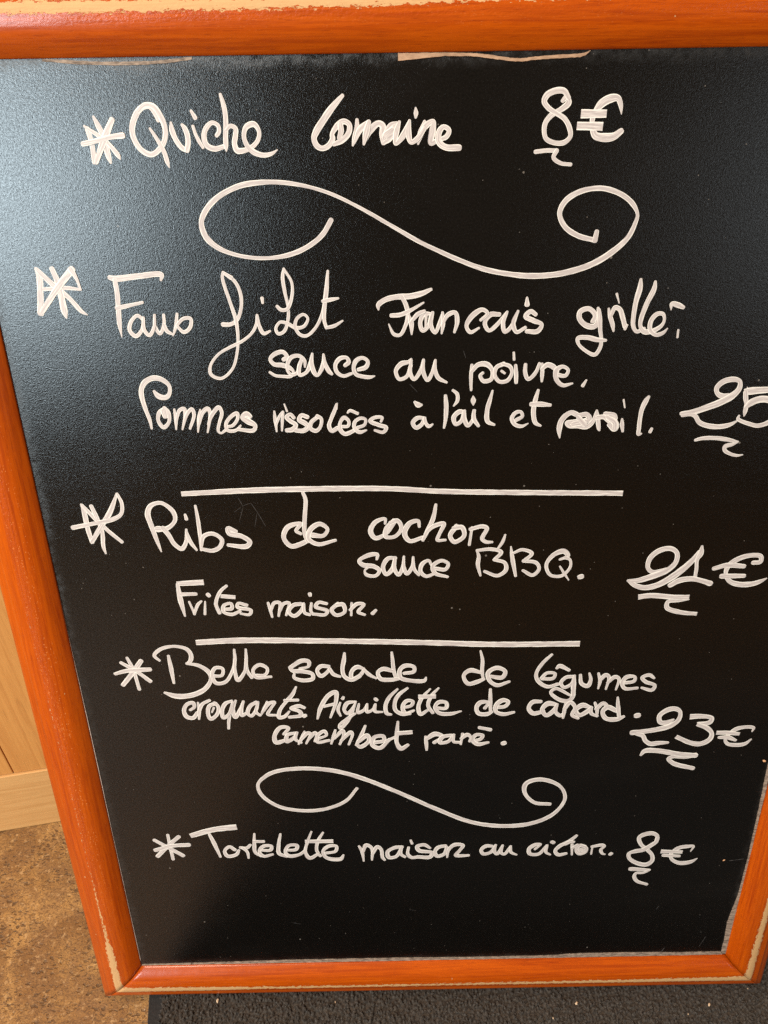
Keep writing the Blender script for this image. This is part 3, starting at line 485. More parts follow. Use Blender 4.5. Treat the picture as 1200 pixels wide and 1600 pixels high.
  (0,[-28.7,-271.6,2.76,-39.2,-286.2,3.28,-57.3,-295.1,3.61,-77.7,-297,3.71,-100.1,-291.4,3.6,-114.7,-277.7,3.45,-117.1,-264.6,3.01,-104.6,-252,3.89,-79.6,-247.2,4.12,-50.2,-250.1,4.45,-25.8,-258.7,4.37,6.3,-275.7,4.04,44.2,-298.3,4.1,75.2,-314.4,4.28,103.8,-320.2,4.49,131.9,-317.5,4.51,151.6,-306,3.8,160.3,-287.7,3.1,154,-272.7,3.33,136,-264.8,4.49,123.8,-269.4,4.47,123.2,-280.2,3.55,132.8,-292.1,3.63,146.9,-294.4,3.62]),
 ]),
 ('asterisk', 'asterisk before Tartelette', [
  (0,[-206.1,-323.7,2.71,-205.8,-336.3,3.08,-205.1,-355,3.12]),
  (0,[-219.3,-329.9,3.52,-207.8,-339.5,3.98,-195.1,-350.2,4]),
  (0,[-196.2,-326.1,4.06,-206.6,-336.3,4.03,-218.9,-350.2,4.38]),
  (0,[-219.8,-342.5,4.31,-204.4,-337.4,4.42,-188.2,-336.3,4.52]),
 ]),
 ('word', 'the word Tartelette', [
  (1,[-185.4,-325.6,5.52,-163.9,-318.4,6.05,-141.2,-315.3,6.57]),
  (0,[-167.6,-323.2,2.52,-164.2,-335.2,3.95,-160.1,-352.8,2.16]),
  (0,[-145.8,-343.9,3.87,-150.3,-339.9,3.6,-155.3,-345.2,3.01,-153.1,-351.9,4.15,-144.8,-349.9,3.69,-141.9,-344.5,2.45]),
  (0,[-140,-341.2,3.23,-134.4,-341.8,3.47,-130.5,-337.8,2.65]),
  (0,[-137.6,-341.9,3.23,-134.1,-346.9,2.92,-133.6,-354.6,2.06]),
  (0,[-125.7,-324.3,1.99,-126.9,-338.3,3.36,-126.6,-348.2,3.32,-121.7,-352.7,3.01]),
  (0,[-126.5,-333.9,3.19,-118.1,-334.2,3.64]),
  (0,[-121.9,-345,3.23,-112.2,-345.2,3.45,-111.1,-340.2,3.41,-118.2,-340,3.78,-122.8,-346.5,3.03,-119.3,-352.8,3.7,-110.7,-350.8,2.71]),
  (0,[-101.5,-324.9,2,-104.1,-338.9,3.35,-104.2,-349.8,3.76,-97.5,-353.3,3.62]),
  (0,[-97.8,-345.6,3.2,-88.1,-344.7,3.4,-87,-339.7,3.39,-94.2,-339.5,3.72,-98.4,-347.1,3.03,-95.1,-352.9,4.15,-85.3,-351.4,3.49,-79.8,-346,2.36]),
  (0,[-72.4,-322.4,1.7,-76.8,-335.2,2.71,-79.5,-348.3,3.06,-75.9,-356.1,4.19,-67.5,-350.8,2.96]),
  (0,[-61.9,-324.4,2.1,-67.2,-335.4,3.08,-68.9,-346.3,3.07,-65.8,-354.1,2.94]),
  (1,[-79.2,-335.1,4.1,-52.7,-335.4,4.56]),
  (0,[-60.8,-350.5,3.18,-51.3,-348.3,3.27,-50.2,-341.8,3.24,-57.4,-341.6,3.85,-63.1,-348.7,3.05,-59.7,-356.5,4,-46.9,-358.4,4.15,-43.8,-353.1,1.85]),
 ]),
 ('word', 'the word maison after Tartelette', [
  (0,[-28.8,-342.5,2.21,-26.2,-349.3,3.09,-24.9,-361.9,1.65]),
  (0,[-25.1,-349.4,2.67,-22.1,-341.1,4.16,-17,-345,3.35,-17,-360.5,1.87]),
  (0,[-16.3,-352.6,2.76,-11.7,-343.4,4.05,-8.2,-346.8,3.4,-6.9,-357.4,3.11,-5,-360.6,2.36]),
  (0,[11.5,-344.2,3.79,4.9,-344.8,4.28,-2,-349.9,3.5,-0.8,-357.3,4.06,5.9,-356.2,3.67,10.9,-345.7,2.77]),
  (0,[10.9,-345.7,2.56,10.6,-353.3,3.13,14.2,-356.8,2.81]),
  (0,[17.8,-345.2,2.33,17,-353.5,3.07,20.3,-358.1,3.96,26.1,-358,3.54]),
  (0,[19.8,-336.2,2.13,21,-340.3,2.62]),
  (0,[38,-346.4,2.57,32.5,-342.2,4.05,26.1,-343.9,3.73,27.5,-349.2,4.11,39.8,-352.5,3.98,38.1,-357.8,4.41,25.9,-357.5,3.85]),
  (0,[52.4,-343.8,3.77,45.8,-345.6,4.11,42.7,-351.1,3.29,44.8,-356.9,4.01,51.4,-354.3,3.84,53.7,-345.3,2.9]),
  (0,[54.3,-358.7,1.67,55.8,-348.4,3.28,61.2,-342.5,4.35,68.9,-343.4,3.25,65.8,-350.2,3.36,62.6,-356.2,4.03,74.5,-356.5,2.89]),
 ]),
 ('word', 'the word au before citron', [
  (0,[96.4,-345.6,3.31,90.6,-345.4,4.2,86.4,-350.5,3.28,88.7,-355.4,3.89,95.6,-353.2,3.64,99.8,-344.2,2.44]),
  (0,[99.8,-344.2,2.22,99,-352.4,3.16,101.5,-355.7,3.31,106.4,-344.4,2.15]),
  (0,[106.4,-344.4,1.98,105.5,-354.2,3.16,108.5,-355.9,3.36,114,-345.7,2.22]),
  (0,[114,-345.7,1.93,114.7,-353.6,3.07,119.9,-356.8,2.12]),
 ]),
 ('word', 'the word citron', [
  (0,[137.2,-350.6,2.37,142,-344.4,2.66,136.8,-345,4.55,131.6,-350.1,3.72,132.9,-356.5,3.84,141.1,-356.7,3.87,148.1,-345.8,2.31]),
  (0,[148.6,-345.5,1.99,147.9,-354.5,2.91,151.9,-357.8,2.29]),
  (0,[152.7,-341.5,3.89,153.9,-342.2,3.89]),
  (0,[174.9,-333.9,2.72,168.8,-340.8,4.07,160.1,-346.9,4.02,156.5,-353.1,3.21,159.8,-358,4.14,166.9,-356.6,3.39]),
  (0,[165.1,-344.6,3.22,170,-341.3,3.65,172.9,-341.7,2.92]),
  (0,[171.7,-344.8,2.67,172.6,-358.1,1.95]),
  (0,[172.1,-349.6,2.87,176.8,-345.7,3.5]),
  (0,[184,-348.3,3.83,179.2,-347,4.3,176.5,-352,3.66,179.8,-357.1,4.79,185.1,-354.6,4.27,185.6,-349.9,3.01,181,-347.4,2.99]),
  (0,[180.3,-352.1,4.33,182.6,-352.2,3.66]),
  (0,[191.4,-347.7,1.74,191,-358,1.75]),
  (0,[190.9,-348.4,3.03,200.4,-346.6,3.67,202.6,-348,2.55,199.6,-352.6,3.02,201.8,-357.9,2.58,203.9,-358.6,1.9]),
  (0,[209.1,-358.8,3.48,210.1,-357.7,3.48]),
 ]),
 ('price', 'the price 8 euros beside citron', [
  (0,[249.7,-342.2,1.37,251,-336.8,3.48,246.4,-333.2,4.8,239,-334.1,5.11,234.3,-338.2,3.82,236.8,-346.5,3.64,244.7,-354.9,3.81,249.3,-361.3,3.55,250.1,-368.6,4.09,245.5,-373.3,5.35,236.8,-371.5,4.51,228.3,-364.9,3.81,227.1,-358.6,3.87,232.6,-355.6,4.8,240,-353.8,4.97,246.1,-348.7,4.74,250.8,-343.7,4.13,251.7,-338.7,3.52]),
  (0,[231,-378.7,4.56,238.6,-379.5,4.57,249.2,-380.3,2.83]),
  (0,[249.2,-380.3,2.85,243.8,-383.9,2.93,236.9,-384.4,2.89,235.6,-388.5,3.29,239,-395.1,3.86,249,-399.7,3.05]),
  (0,[285.2,-357,0.87,286.8,-350.3,2.75,281.9,-350.2,4.33,274.5,-351.5,4.6,270.4,-354.5,4.27,266.7,-360.7,3.14,269.1,-367,3.49,275.9,-371.4,4.68,283.6,-371.6,4.89,288.6,-369.6,3.76,292.8,-366,1.07]),
  (1,[256.8,-356,4.68,277.6,-357.3,3.83]),
  (0,[260.1,-361,3.82,275,-362.4,3.4]),
 ]),
]
SLIVERS = [[[12.95, 296.14], [23.56, 296.15], [40.61, 296.13], [55.78, 295.69], [66.06, 294.73], [74.85, 293.46], [80.59, 292.73], [86.31, 292.48], [91.98, 293.05], [99.55, 293.6], [110.91, 294.09], [120.37, 294.44], [123.75, 294.88], [126.68, 295.98], [126.71, 295.65], [123.89, 293.41], [120.54, 292.64], [111.06, 292.29], [99.66, 291.96], [92.09, 291.42], [86.41, 290.84], [80.68, 291.09], [74.93, 291.83], [66.14, 292.94], [55.84, 294.06], [40.64, 294.34], [23.56, 293.06], [12.92, 292.23]], [[-197.49, 296.38], [-184.75, 295.72], [-173.55, 294.91], [-160.39, 294.33], [-147.14, 294.2], [-135.75, 294.3], [-126.22, 294.72], [-118.55, 295.42], [-108.98, 296.22], [-109.17, 294.64], [-118.78, 293.63], [-126.46, 292.92], [-136.01, 292.51], [-147.42, 292.41], [-160.69, 292.53], [-173.87, 293.12], [-185.09, 293.93], [-197.75, 295.09]], [[338.21, -501.44], [338.06, -481.2], [336.8, -454.85], [338.42, -438.36], [340.65, -418.62], [340.95, -392.31], [341.39, -370.97], [340.92, -351.76], [340.6, -333.78], [339.99, -308.28], [339.4, -286.58], [338.54, -263.93], [338.13, -238.29], [341.4, -237.64], [341.72, -262.52], [342.48, -284.36], [342.36, -305.21], [342.56, -331.41], [343.04, -350.17], [343.54, -369.34], [343.12, -390.64], [343.33, -416.03], [342.89, -434.85], [343.57, -453.18], [344.27, -475.67], [345.49, -501.64]], [[-204.83, -500.7], [-152.24, -500.05], [-99.67, -499.2], [-47.16, -499.13], [5.36, -498.87], [57.9, -499.78], [110.47, -499.91], [156.47, -499.85], [192.39, -497.36], [228.5, -497.32], [261.39, -497.76], [294.37, -498.7], [320.65, -498.66], [339.06, -498.64], [339.8, -503.04], [321.35, -503.06], [295.01, -503.1], [262.07, -503.14], [229.14, -503.18], [192.93, -503.23], [156.71, -503.27], [110.63, -503.33], [57.97, -503.4], [5.32, -503.46], [-47.32, -503.53], [-99.95, -503.6], [-152.58, -503.66], [-205.19, -503.73]], [[-259.16, 125.98], [-258.95, 74.69], [-258.7, 16.97], [-258.43, -47.78], [-258.1, -125.88], [-257.81, -194.25], [-257.58, -253.43], [-257.44, -318.83], [-257.24, -413.44], [-257.07, -495.51], [-256.34, -495.53], [-256.5, -413.46], [-256.54, -318.85], [-256.26, -253.46], [-256.27, -194.28], [-256.63, -125.92], [-257.2, -47.81], [-257.75, 16.95], [-258.19, 74.68], [-258.57, 125.97]], [[-256.12, -501.35], [-237.73, -501.33], [-218.01, -501.11], [-205.48, -500.7], [-205.85, -503.73], [-218.34, -503.75], [-238.07, -503.77], [-256.48, -503.8]]]
SCRATCHES = [[[-108.6, 13.6, -105.5, 6.2, -109.5, -5.8], 0.25], [[-105.4, 7.3, -99.5, 9.3, -95.3, 1.8, -90.0, -9.9], 0.25], [[-95.3, 1.8, -98.3, -10.8], 0.2], [[-106.9, 6.3, -112.6, 2.2], 0.2], [[324.2, -370.5, 329.5, -369.8, 337.9, -368.4], 0.6], [[314.2, -491.1, 319.0, -475.9], 0.35], [[276.5, -497.8, 279.0, -492.0], 0.6], [[263.0, -435.4, 265.4, -430.1], 0.3], [[18.6, -428.9, 24.9, -430.9], 0.2], [[-99.3, -444.0, -89.9, -447.0], 0.25], [[19.4, 97.5, 24.8, 91.9], 0.2], [[56.5, 120.1, 58.4, 114.8], 0.2]]
CHIPS = [[334.4, -248.4, 1.5], [319.1, -369.6, 1.1]]
CRUMBS = [[-0.1826, -0.128, 3.0], [-0.0594, -0.1313, 1.2], [0.191, -0.1366, 2.4], [0.3271, -0.1401, 2.4], [0.1639, -0.1495, 1.6], [0.3025, -0.1483, 1.0], [-0.2587, -0.1326, 1.3], [0.3726, -0.126, 1.0]]


# ------------------------------------------------------------------ helpers
def tag(o, label=None, cat=None, group=None, kind=None):
    if label: o['label'] = label
    if cat: o['category'] = cat
    if group: o['group'] = group
    if kind: o['kind'] = kind
    return o
def empty(name, mat=None, loc=None):
    o = bpy.data.objects.new(name, None); o.empty_display_size = 0.05; C.objects.link(o)
    if mat is not None: o.matrix_world = mat
    if loc is not None: o.location = loc
    return o
def mesh_obj(name, verts, faces, material, parent=None, uvs=None, smooth=False, attr=None):
    me = bpy.data.meshes.new(name); me.from_pydata([tuple(v) for v in verts], [], faces); me.update()
    if uvs is not None:
        ul = me.uv_layers.new(name='UVMap')
        li = np.empty(len(me.loops), dtype=np.int32); me.loops.foreach_get('vertex_index', li)
        ul.data.foreach_set('uv', np.asarray(uvs, dtype=np.float32)[li].ravel())
    if attr:
        for k, vals in attr.items():
            a = me.attributes.new(k, 'FLOAT', 'POINT'); a.data.foreach_set('value', np.asarray(vals, dtype=np.float32))
    if smooth: me.polygons.foreach_set('use_smooth', [True] * len(me.polygons))
    me.materials.append(material)
    o = bpy.data.objects.new(name, me); C.objects.link(o)
    if parent is not None: o.parent = parent
    return o
class NT:
    def __init__(s, name):
        s.m = bpy.data.materials.new(name); s.m.use_nodes = True; s.t = s.m.node_tree; s.n = s.t.nodes
        s.b = s.n['Principled BSDF']
    def add(s, kind, **kw):
        nd = s.n.new(kind)
        for k, v in kw.items():
            if k.startswith('_'): setattr(nd, k[1:], v)
            else: s.set(nd, k, v)
        return nd
    def set(s, nd, k, v):
        inp = nd.inputs[int(k[1:])] if k[0] == 'i' and k[1:].isdigit() else nd.inputs[k.replace('_', ' ')]
        if isinstance(v, bpy.types.NodeSocket): s.t.links.new(v, inp)
        else: inp.default_value = v
    def math(s, op, a, b=None, c=None, clamp=False):
        nd = s.n.new('ShaderNodeMath'); nd.operation = op; nd.use_clamp = clamp
        for i, v in enumerate((a, b, c)):
            if v is None: continue
            if isinstance(v, bpy.types.NodeSocket): s.t.links.new(v, nd.inputs[i])
            else: nd.inputs[i].default_value = v
        return nd.outputs[0]
    def mix(s, f, a, b):
        nd = s.n.new('ShaderNodeMix'); nd.data_type = 'RGBA'
        for i, v in ((0, f), (6, a), (7, b)):
            if isinstance(v, bpy.types.NodeSocket): s.t.links.new(v, nd.inputs[i])
            else: nd.inputs[i].default_value = v if i == 0 else (*v, 1)
        return nd.outputs[2]
    def ramp(s, f, lo, hi, smooth=True):
        nd = s.n.new('ShaderNodeMapRange'); nd.interpolation_type = 'SMOOTHSTEP' if smooth else 'LINEAR'
        s.t.links.new(f, nd.inputs[0]); nd.inputs[1].default_value = lo; nd.inputs[2].default_value = hi
        return nd.outputs[0]
    def noise(s, vec, scale, detail=3, rough=0.55, dist=0.0):
        nd = s.n.new('ShaderNodeTexNoise'); s.t.links.new(vec, nd.inputs['Vector'])
        nd.inputs['Scale'].default_value = scale; nd.inputs['Detail'].default_value = detail
        nd.inputs['Roughness'].default_value = rough; nd.inputs['Distortion'].default_value = dist
        return nd.outputs[0]
    def voro(s, vec, scale, feature='F1', rnd=1.0):
        nd = s.n.new('ShaderNodeTexVoronoi'); nd.feature = feature; s.t.links.new(vec, nd.inputs['Vector'])
        nd.inputs['Scale'].default_value = scale; nd.inputs['Randomness'].default_value = rnd
        return nd.outputs['Distance']
    def mapv(s, vec, scale=(1, 1, 1), loc=(0, 0, 0), rot=(0, 0, 0)):
        nd = s.n.new('ShaderNodeMapping'); s.t.links.new(vec, nd.inputs[0])
        nd.inputs[1].default_value = loc; nd.inputs[2].default_value = rot; nd.inputs[3].default_value = scale
        return nd.outputs[0]
    def coord(s, out='Object'):
        return s.n.new('ShaderNodeTexCoord').outputs[out]
    def sep(s, vec):
        nd = s.n.new('ShaderNodeSeparateXYZ'); s.t.links.new(vec, nd.inputs[0]); return nd.outputs
    def bump(s, h, strength, dist, normal=None):
        nd = s.n.new('ShaderNodeBump'); s.t.links.new(h, nd.inputs['Height'])
        nd.inputs['Strength'].default_value = strength; nd.inputs['Distance'].default_value = dist
        if normal is not None: s.t.links.new(normal, nd.inputs['Normal'])
        return nd.outputs[0]
    def out(s, **kw):
        for k, v in kw.items(): s.set(s.b, k, v)
        return s.m

# ------------------------------------------------------------------ materials
def mat_panel():
    t = NT('black_panel'); co = t.coord('Object')
    grain = t.noise(co, 1250, 2, 0.6)
    grain2 = t.noise(co, 480, 2, 0.5)
    n = t.bump(grain, 0.55, 0.0002); n = t.bump(grain2, 0.28, 0.00022, n)
    pebble = t.ramp(t.noise(co, 780, 3, 0.65), 0.36, 0.64)
    wob = t.noise(co, 5, 2); n = t.bump(wob, 0.12, 0.003, n)
    x, y, z = t.sep(co)
    # chalk dust rubbed in along the four edges, wiped haze, stray specks
    dl = t.math('MINIMUM', t.math('MINIMUM', t.math('ADD', x, 0.257), t.math('SUBTRACT', 0.343, x)),
                t.math('MINIMUM', t.math('ADD', y, 0.5035), t.math('SUBTRACT', 0.2965, y)))
    smear = t.noise(co, 30, 6, 0.8)
    edge = t.ramp(t.math('SUBTRACT', dl, t.math('MULTIPLY', smear, 0.016)), 0.001, -0.008)
    edge = t.math('MULTIPLY', edge, t.ramp(t.noise(co, 160, 3, 0.7), 0.25, 0.75))
    spk = t.math('LESS_THAN', t.voro(co, 55), 0.045)
    spk = t.math('MULTIPLY', spk, t.math('GREATER_THAN', t.noise(co, 31, 1), 0.6))
    spk2 = t.math('MULTIPLY', t.math('LESS_THAN', t.voro(t.mapv(co, (1, 1, 1), (3, 1, 0)), 130), 0.05), t.math('GREATER_THAN', t.noise(co, 47, 1), 0.55))
    wipe = t.ramp(t.noise(t.mapv(co, (1.0, 2.6, 1), (0, 0, 0), (0, 0, 0.5)), 5, 5, 0.6, 0.6), 0.5, 0.85)
    base = t.mix(t.math('MULTIPLY', wipe, 0.35), (0.0012, 0.0011, 0.0010), (0.0075, 0.0065, 0.0058))
    base = t.mix(t.math('MULTIPLY', edge, 0.17), base, (0.12, 0.112, 0.104))
    base = t.mix(t.math('MULTIPLY', t.math('MAXIMUM', spk, spk2), 0.35), base, (0.35, 0.3, 0.25))
    rg = t.math('ADD', 0.245, t.math('MULTIPLY', t.noise(co, 12, 4), 0.06))
    rg = t.math('ADD', rg, t.math('MULTIPLY', edge, 0.2))
    dif = t.add('ShaderNodeBsdfDiffuse', Color=base, Normal=n)
    gl = t.n.new('ShaderNodeBsdfAnisotropic'); gl.distribution = 'BECKMANN'
    gl.inputs['Color'].default_value = (1, 1, 1, 1); t.t.links.new(rg, gl.inputs['Roughness']); t.t.links.new(n, gl.inputs['Normal'])
    fr = t.n.new('ShaderNodeFresnel'); fr.inputs['IOR'].default_value = 1.5
    fac = t.math('MULTIPLY', fr.outputs[0], t.math('ADD', 0.86, t.math('MULTIPLY', pebble, 0.50)), clamp=True)
    mx = t.n.new('ShaderNodeMixShader'); t.t.links.new(fac, mx.inputs[0]); t.t.links.new(dif.outputs[0], mx.inputs[1]); t.t.links.new(gl.outputs[0], mx.inputs[2])
    t.n.remove(t.b); t.t.links.new(mx.outputs[0], t.n['Material Output'].inputs['Surface'])
    return t.m

def mat_ink():
    t = NT('white_marker_ink'); uv = t.coord('UV'); u, v, _ = t.sep(uv)
    rim = t.math('MULTIPLY', t.ramp(t.math('ABSOLUTE', u), 0.66, 0.92), t.ramp(t.noise(t.mapv(uv, (0.8, 9, 1)), 1.0, 2), 0.3, 0.6))
    streak = t.noise(t.mapv(uv, (2.6, 7, 1)), 1.0, 3, 0.6)
    s2 = t.noise(t.mapv(uv, (7.5, 17, 1)), 1.0, 2, 0.6)
    thin = t.ramp(t.math('ADD', streak, t.math('MULTIPLY', s2, 0.35)), 0.40, 0.78)
    thin = t.math('MULTIPLY', thin, t.math('SUBTRACT', 1.0, rim))
    at = t.n.new('ShaderNodeAttribute'); at.attribute_name = 'sheer'
    thin = t.math('ADD', thin, t.math('MULTIPLY', t.math('SUBTRACT', 1.0, rim), at.outputs['Fac']), clamp=True)
    col = t.mix(thin, (0.775, 0.705, 0.64), (0.43, 0.37, 0.345))
    col = t.mix(rim, col, (0.90, 0.845, 0.745))
    return t.out(Base_Color=col, Roughness=0.42, Specular_IOR_Level=0.4)

def mat_frame():
    t = NT('orange_varnished_wood'); uv = t.coord('UV'); u, v, _ = t.sep(uv)
    co = t.coord('Object')
    fibre = t.noise(t.mapv(uv, (14, 420, 1)), 1.0, 6, 0.68, 0.8)
    broad = t.noise(t.mapv(uv, (5, 45, 1)), 1.0, 2, 0.5, 0.3)
    pores = t.noise(t.mapv(uv, (90, 1400, 1)), 1.0, 2, 0.6)
    col = t.mix(t.ramp(fibre, 0.3, 0.75), (0.475, 0.074, 0.001), (0.30, 0.035, 0.0008))
    col = t.mix(t.math('MULTIPLY', t.ramp(broad, 0.42, 0.75), 0.4), col, (0.58, 0.102, 0.0012))
    col = t.mix(t.math('MULTIPLY', t.ramp(pores, 0.56, 0.72), 0.5), col, (0.20, 0.022, 0.002))
    at = t.n.new('ShaderNodeAttribute'); at.attribute_name = 'wear'; wear = at.outputs['Fac']
    # bare wood where the ridge has been knocked: a ragged band centred on the ridge (v = 0.0235)
    rag = t.noise(t.mapv(uv, (210, 560, 1), (0, 0, 0), (0, 0, 0.6)), 1.0, 3, 0.75)
    rag2 = t.noise(t.mapv(uv, (60, 60, 1)), 1.0, 2, 0.6)
    d = t.math('ABSOLUTE', t.math('SUBTRACT', v, t.math('ADD', 0.0228, t.math('MULTIPLY', rag2, 0.0014))))
    half = t.math('ADD', t.math('MULTIPLY', wear, 0.0042), t.math('MULTIPLY', t.math('SUBTRACT', rag, 0.5), 0.0095))
    half = t.math('SUBTRACT', half, t.math('MULTIPLY', t.math('LESS_THAN', wear, -0.45), 1.0))
    bare = t.ramp(t.math('SUBTRACT', d, half), 0.00025, -0.00025)
    nick = t.math('LESS_THAN', t.voro(co, 75), 0.07)
    nick = t.math('MULTIPLY', nick, t.math('GREATER_THAN', t.noise(co, 40, 1), 0.62))
    bare = t.math('MAXIMUM', bare, t.math('MULTIPLY', nick, 0.7))
    # fine pitting of the varnish along the ridge
    ap = t.n.new('ShaderNodeAttribute'); ap.attribute_name = 'pits'
    pv_ = t.voro(t.mapv(uv, (420, 1000, 1)), 1.0)
    band = t.math('MULTIPLY', t.ramp(v, 0.008, 0.013), t.ramp(v, 0.027, 0.021))
    clump = t.ramp(t.noise(t.mapv(uv, (30, 420, 1)), 1.0, 2, 0.6), 0.47, 0.6)
    pits = t.math('MULTIPLY', t.math('MULTIPLY', t.ramp(pv_, 0.30, 0.18), band), t.math('MULTIPLY', clump, ap.outputs['Fac']))
    bcol = t.mix(t.noise(t.mapv(uv, (60, 900, 1)), 1.0, 2), (0.62, 0.37, 0.165), (0.48, 0.26, 0.105))
    col = t.mix(t.math('MULTIPLY', pits, 0.75), col, (0.80, 0.30, 0.085))
    col = t.mix(bare, col, bcol)
    h = t.math('SUBTRACT', t.math('MULTIPLY', fibre, 0.25), t.math('MULTIPLY', bare, 1.0))
    n = t.bump(h, 0.6, 0.0003)
    wr_ = t.math('MULTIPLY', t.noise(t.mapv(uv, (330, 620, 1)), 1.0, 2, 0.6), t.ramp(t.math('ABSOLUTE', t.math('SUBTRACT', v, 0.020)), 0.007, 0.002))
    n = t.bump(wr_, 0.5, 0.0006, n); n = t.bump(t.noise(co, 60, 3), 0.25, 0.0009, n)
    return t.out(Base_Color=col, Roughness=t.math('ADD', 0.27, t.math('MULTIPLY', bare, 0.4)), Normal=n,
                 Coat_Weight=t.math('MULTIPLY', t.math('SUBTRACT', 1.0, bare), 0.2), Coat_Roughness=0.12, Specular_IOR_Level=0.25)

def mat_sliver(name, a, b, r=0.8):
    t = NT(name); co = t.coord('Object')
    n1 = t.noise(t.mapv(co, (1, 3, 1)), 160, 4, 0.7)
    return t.out(Base_Color=t.mix(t.ramp(n1, 0.3, 0.7), a, b), Roughness=r, Normal=t.bump(n1, 0.5, 0.0006))

def mat_oak(name, c1, c2, along):
    t = NT(name); co = t.coord('Object')
    oi = t.n.new('ShaderNodeObjectInfo').outputs['Random']
    sc1 = {'z': (110, 110, 4.5), 'x': (4.5, 110, 110)}[along]
    cb = t.n.new('ShaderNodeCombineXYZ'); t.t.links.new(t.math('MULTIPLY', oi, 7.0), cb.inputs[0]); t.t.links.new(t.math('MULTIPLY', oi, 3.0), cb.inputs[2])
    va = t.n.new('ShaderNodeVectorMath'); va.operation = 'ADD'; t.t.links.new(co, va.inputs[0]); t.t.links.new(cb.outputs[0], va.inputs[1])
    co2 = va.outputs[0]
    g = t.noise(t.mapv(co2, sc1), 1.0, 5, 0.6, 1.3)
    f = t.noise(t.mapv(co2, tuple(k * 8 for k in sc1)), 1.0, 3, 0.6, 0.2)
    col = t.mix(t.ramp(g, 0.3, 0.72), c1, c2)
    col = t.mix(t.math('MULTIPLY', t.ramp(f, 0.55, 0.75), 0.35), col, tuple(k * 0.5 for k in c2))
    col = t.mix(t.math('MULTIPLY', t.ramp(t.voro(t.mapv(co2, tuple(k * 0.5 for k in sc1)), 1.0), 0.09, 0.05), 0.5), col, tuple(k * 0.45 for k in c2))
    n = t.bump(f, 0.35, 0.0003)
    return t.out(Base_Color=col, Roughness=0.42, Normal=n)

def mat_floor():
    t = NT('pitted_tan_stone'); co = t.coord('Object')
    big = t.noise(co, 13, 5, 0.6, 0.8); mid = t.noise(co, 45, 5, 0.65, 0.8); fine = t.noise(t.mapv(co, (1, 1.7, 1), (0, 0, 0), (0, 0, 0.5)), 210, 5, 0.75, 2.2)
    col = t.mix(t.ramp(big, 0.38, 0.6), (0.45, 0.245, 0.076), (0.24, 0.113, 0.030))
    col = t.mix(t.math('MULTIPLY', t.ramp(mid, 0.42, 0.7), 0.75), col, (0.26, 0.135, 0.05))
    col = t.mix(t.math('MULTIPLY', t.ramp(fine, 0.46, 0.58), 0.9), col, (0.115, 0.055, 0.020))
    col = t.mix(t.math('MULTIPLY', t.ramp(t.noise(co, 150, 4, 0.7), 0.55, 0.68), 0.6), col, (0.58, 0.37, 0.17))
    w = t.n.new('ShaderNodeVectorMath'); w.operation = 'ADD'; t.t.links.new(co, w.inputs[0])
    nn = t.n.new('ShaderNodeTexNoise'); nn.inputs['Scale'].default_value = 130; t.t.links.new(co, nn.inputs['Vector'])
    sm = t.n.new('ShaderNodeVectorMath'); sm.operation = 'SCALE'; sm.inputs['Scale'].default_value = 0.009; t.t.links.new(nn.outputs['Color'], sm.inputs[0]); t.t.links.new(sm.outputs[0], w.inputs[1])
    vor = t.voro(t.mapv(w.outputs[0], (0.6, 1.5, 1), (0, 0, 0), (0, 0, 0.35)), 215)
    pit = t.math('MULTIPLY', t.ramp(vor, 0.36, 0.24), t.ramp(t.noise(co, 20, 4, 0.6), 0.42, 0.56))
    vor2 = t.voro(t.mapv(w.outputs[0], (0.5, 1.6, 1), (1, 2, 0), (0, 0, 0.2)), 55)
    pit2 = t.math('MULTIPLY', t.ramp(vor2, 0.2, 0.12), t.ramp(t.noise(co, 17, 2, 0.6), 0.55, 0.62))
    pit = t.math('MAXIMUM', pit, pit2)
    col = t.mix(t.math('MULTIPLY', pit, 0.85), col, (0.10, 0.052, 0.02))
    h = t.math('SUBTRACT', t.math('MULTIPLY', fine, 0.35), pit)
    return t.out(Base_Color=col, Roughness=t.math('ADD', 0.4, t.math('MULTIPLY', mid, 0.3)), Normal=t.bump(h, 0.7, 0.0012))

def mat_carpet(name, a, b):
    t = NT(name); co = t.coord('Object')
    n1 = t.noise(co, 420, 3, 0.7); n2 = t.noise(co, 30, 3)
    col = t.mix(t.ramp(n1, 0.3, 0.75), a, b)
    col = t.mix(t.math('MULTIPLY', n2, 0.3), col, a)
    return t.out(Base_Color=col, Roughness=0.95, Normal=t.bump(n1, 0.8, 0.0012), Sheen_Weight=0.25, Specular_IOR_Level=0.2)

M_PANEL, M_INK, M_FRAME = mat_panel(), mat_ink(), mat_frame()
M_SLIVER = mat_sliver('raw_fibre', (0.47, 0.29, 0.175), (0.30, 0.175, 0.10))
M_SEAM = mat_sliver('dusty_seam', (0.38, 0.28, 0.205), (0.10, 0.07, 0.05))
M_EDGEL = mat_sliver('pale_panel_edge', (0.55, 0.42, 0.34), (0.30, 0.22, 0.18))
M_SCR = mat_sliver('scratch_grey', (0.10, 0.09, 0.085), (0.03, 0.027, 0.025))
M_CHIP = mat_sliver('bare_chip', (0.75, 0.42, 0.22), (0.6, 0.3, 0.14))
M_BACK = mat_sliver('dark_fibreboard', (0.16, 0.09, 0.045), (0.11, 0.06, 0.03))
M_PLANK = mat_oak('oak_plank', (0.63, 0.285, 0.075), (0.52, 0.215, 0.052), 'z')
M_RAIL = mat_oak('oak_rail', (0.66, 0.365, 0.135), (0.55, 0.275, 0.09), 'x')
M_FLOOR = mat_floor()
M_MAT = mat_carpet('charcoal_pile', (0.020, 0.016, 0.013), (0.095, 0.078, 0.062))
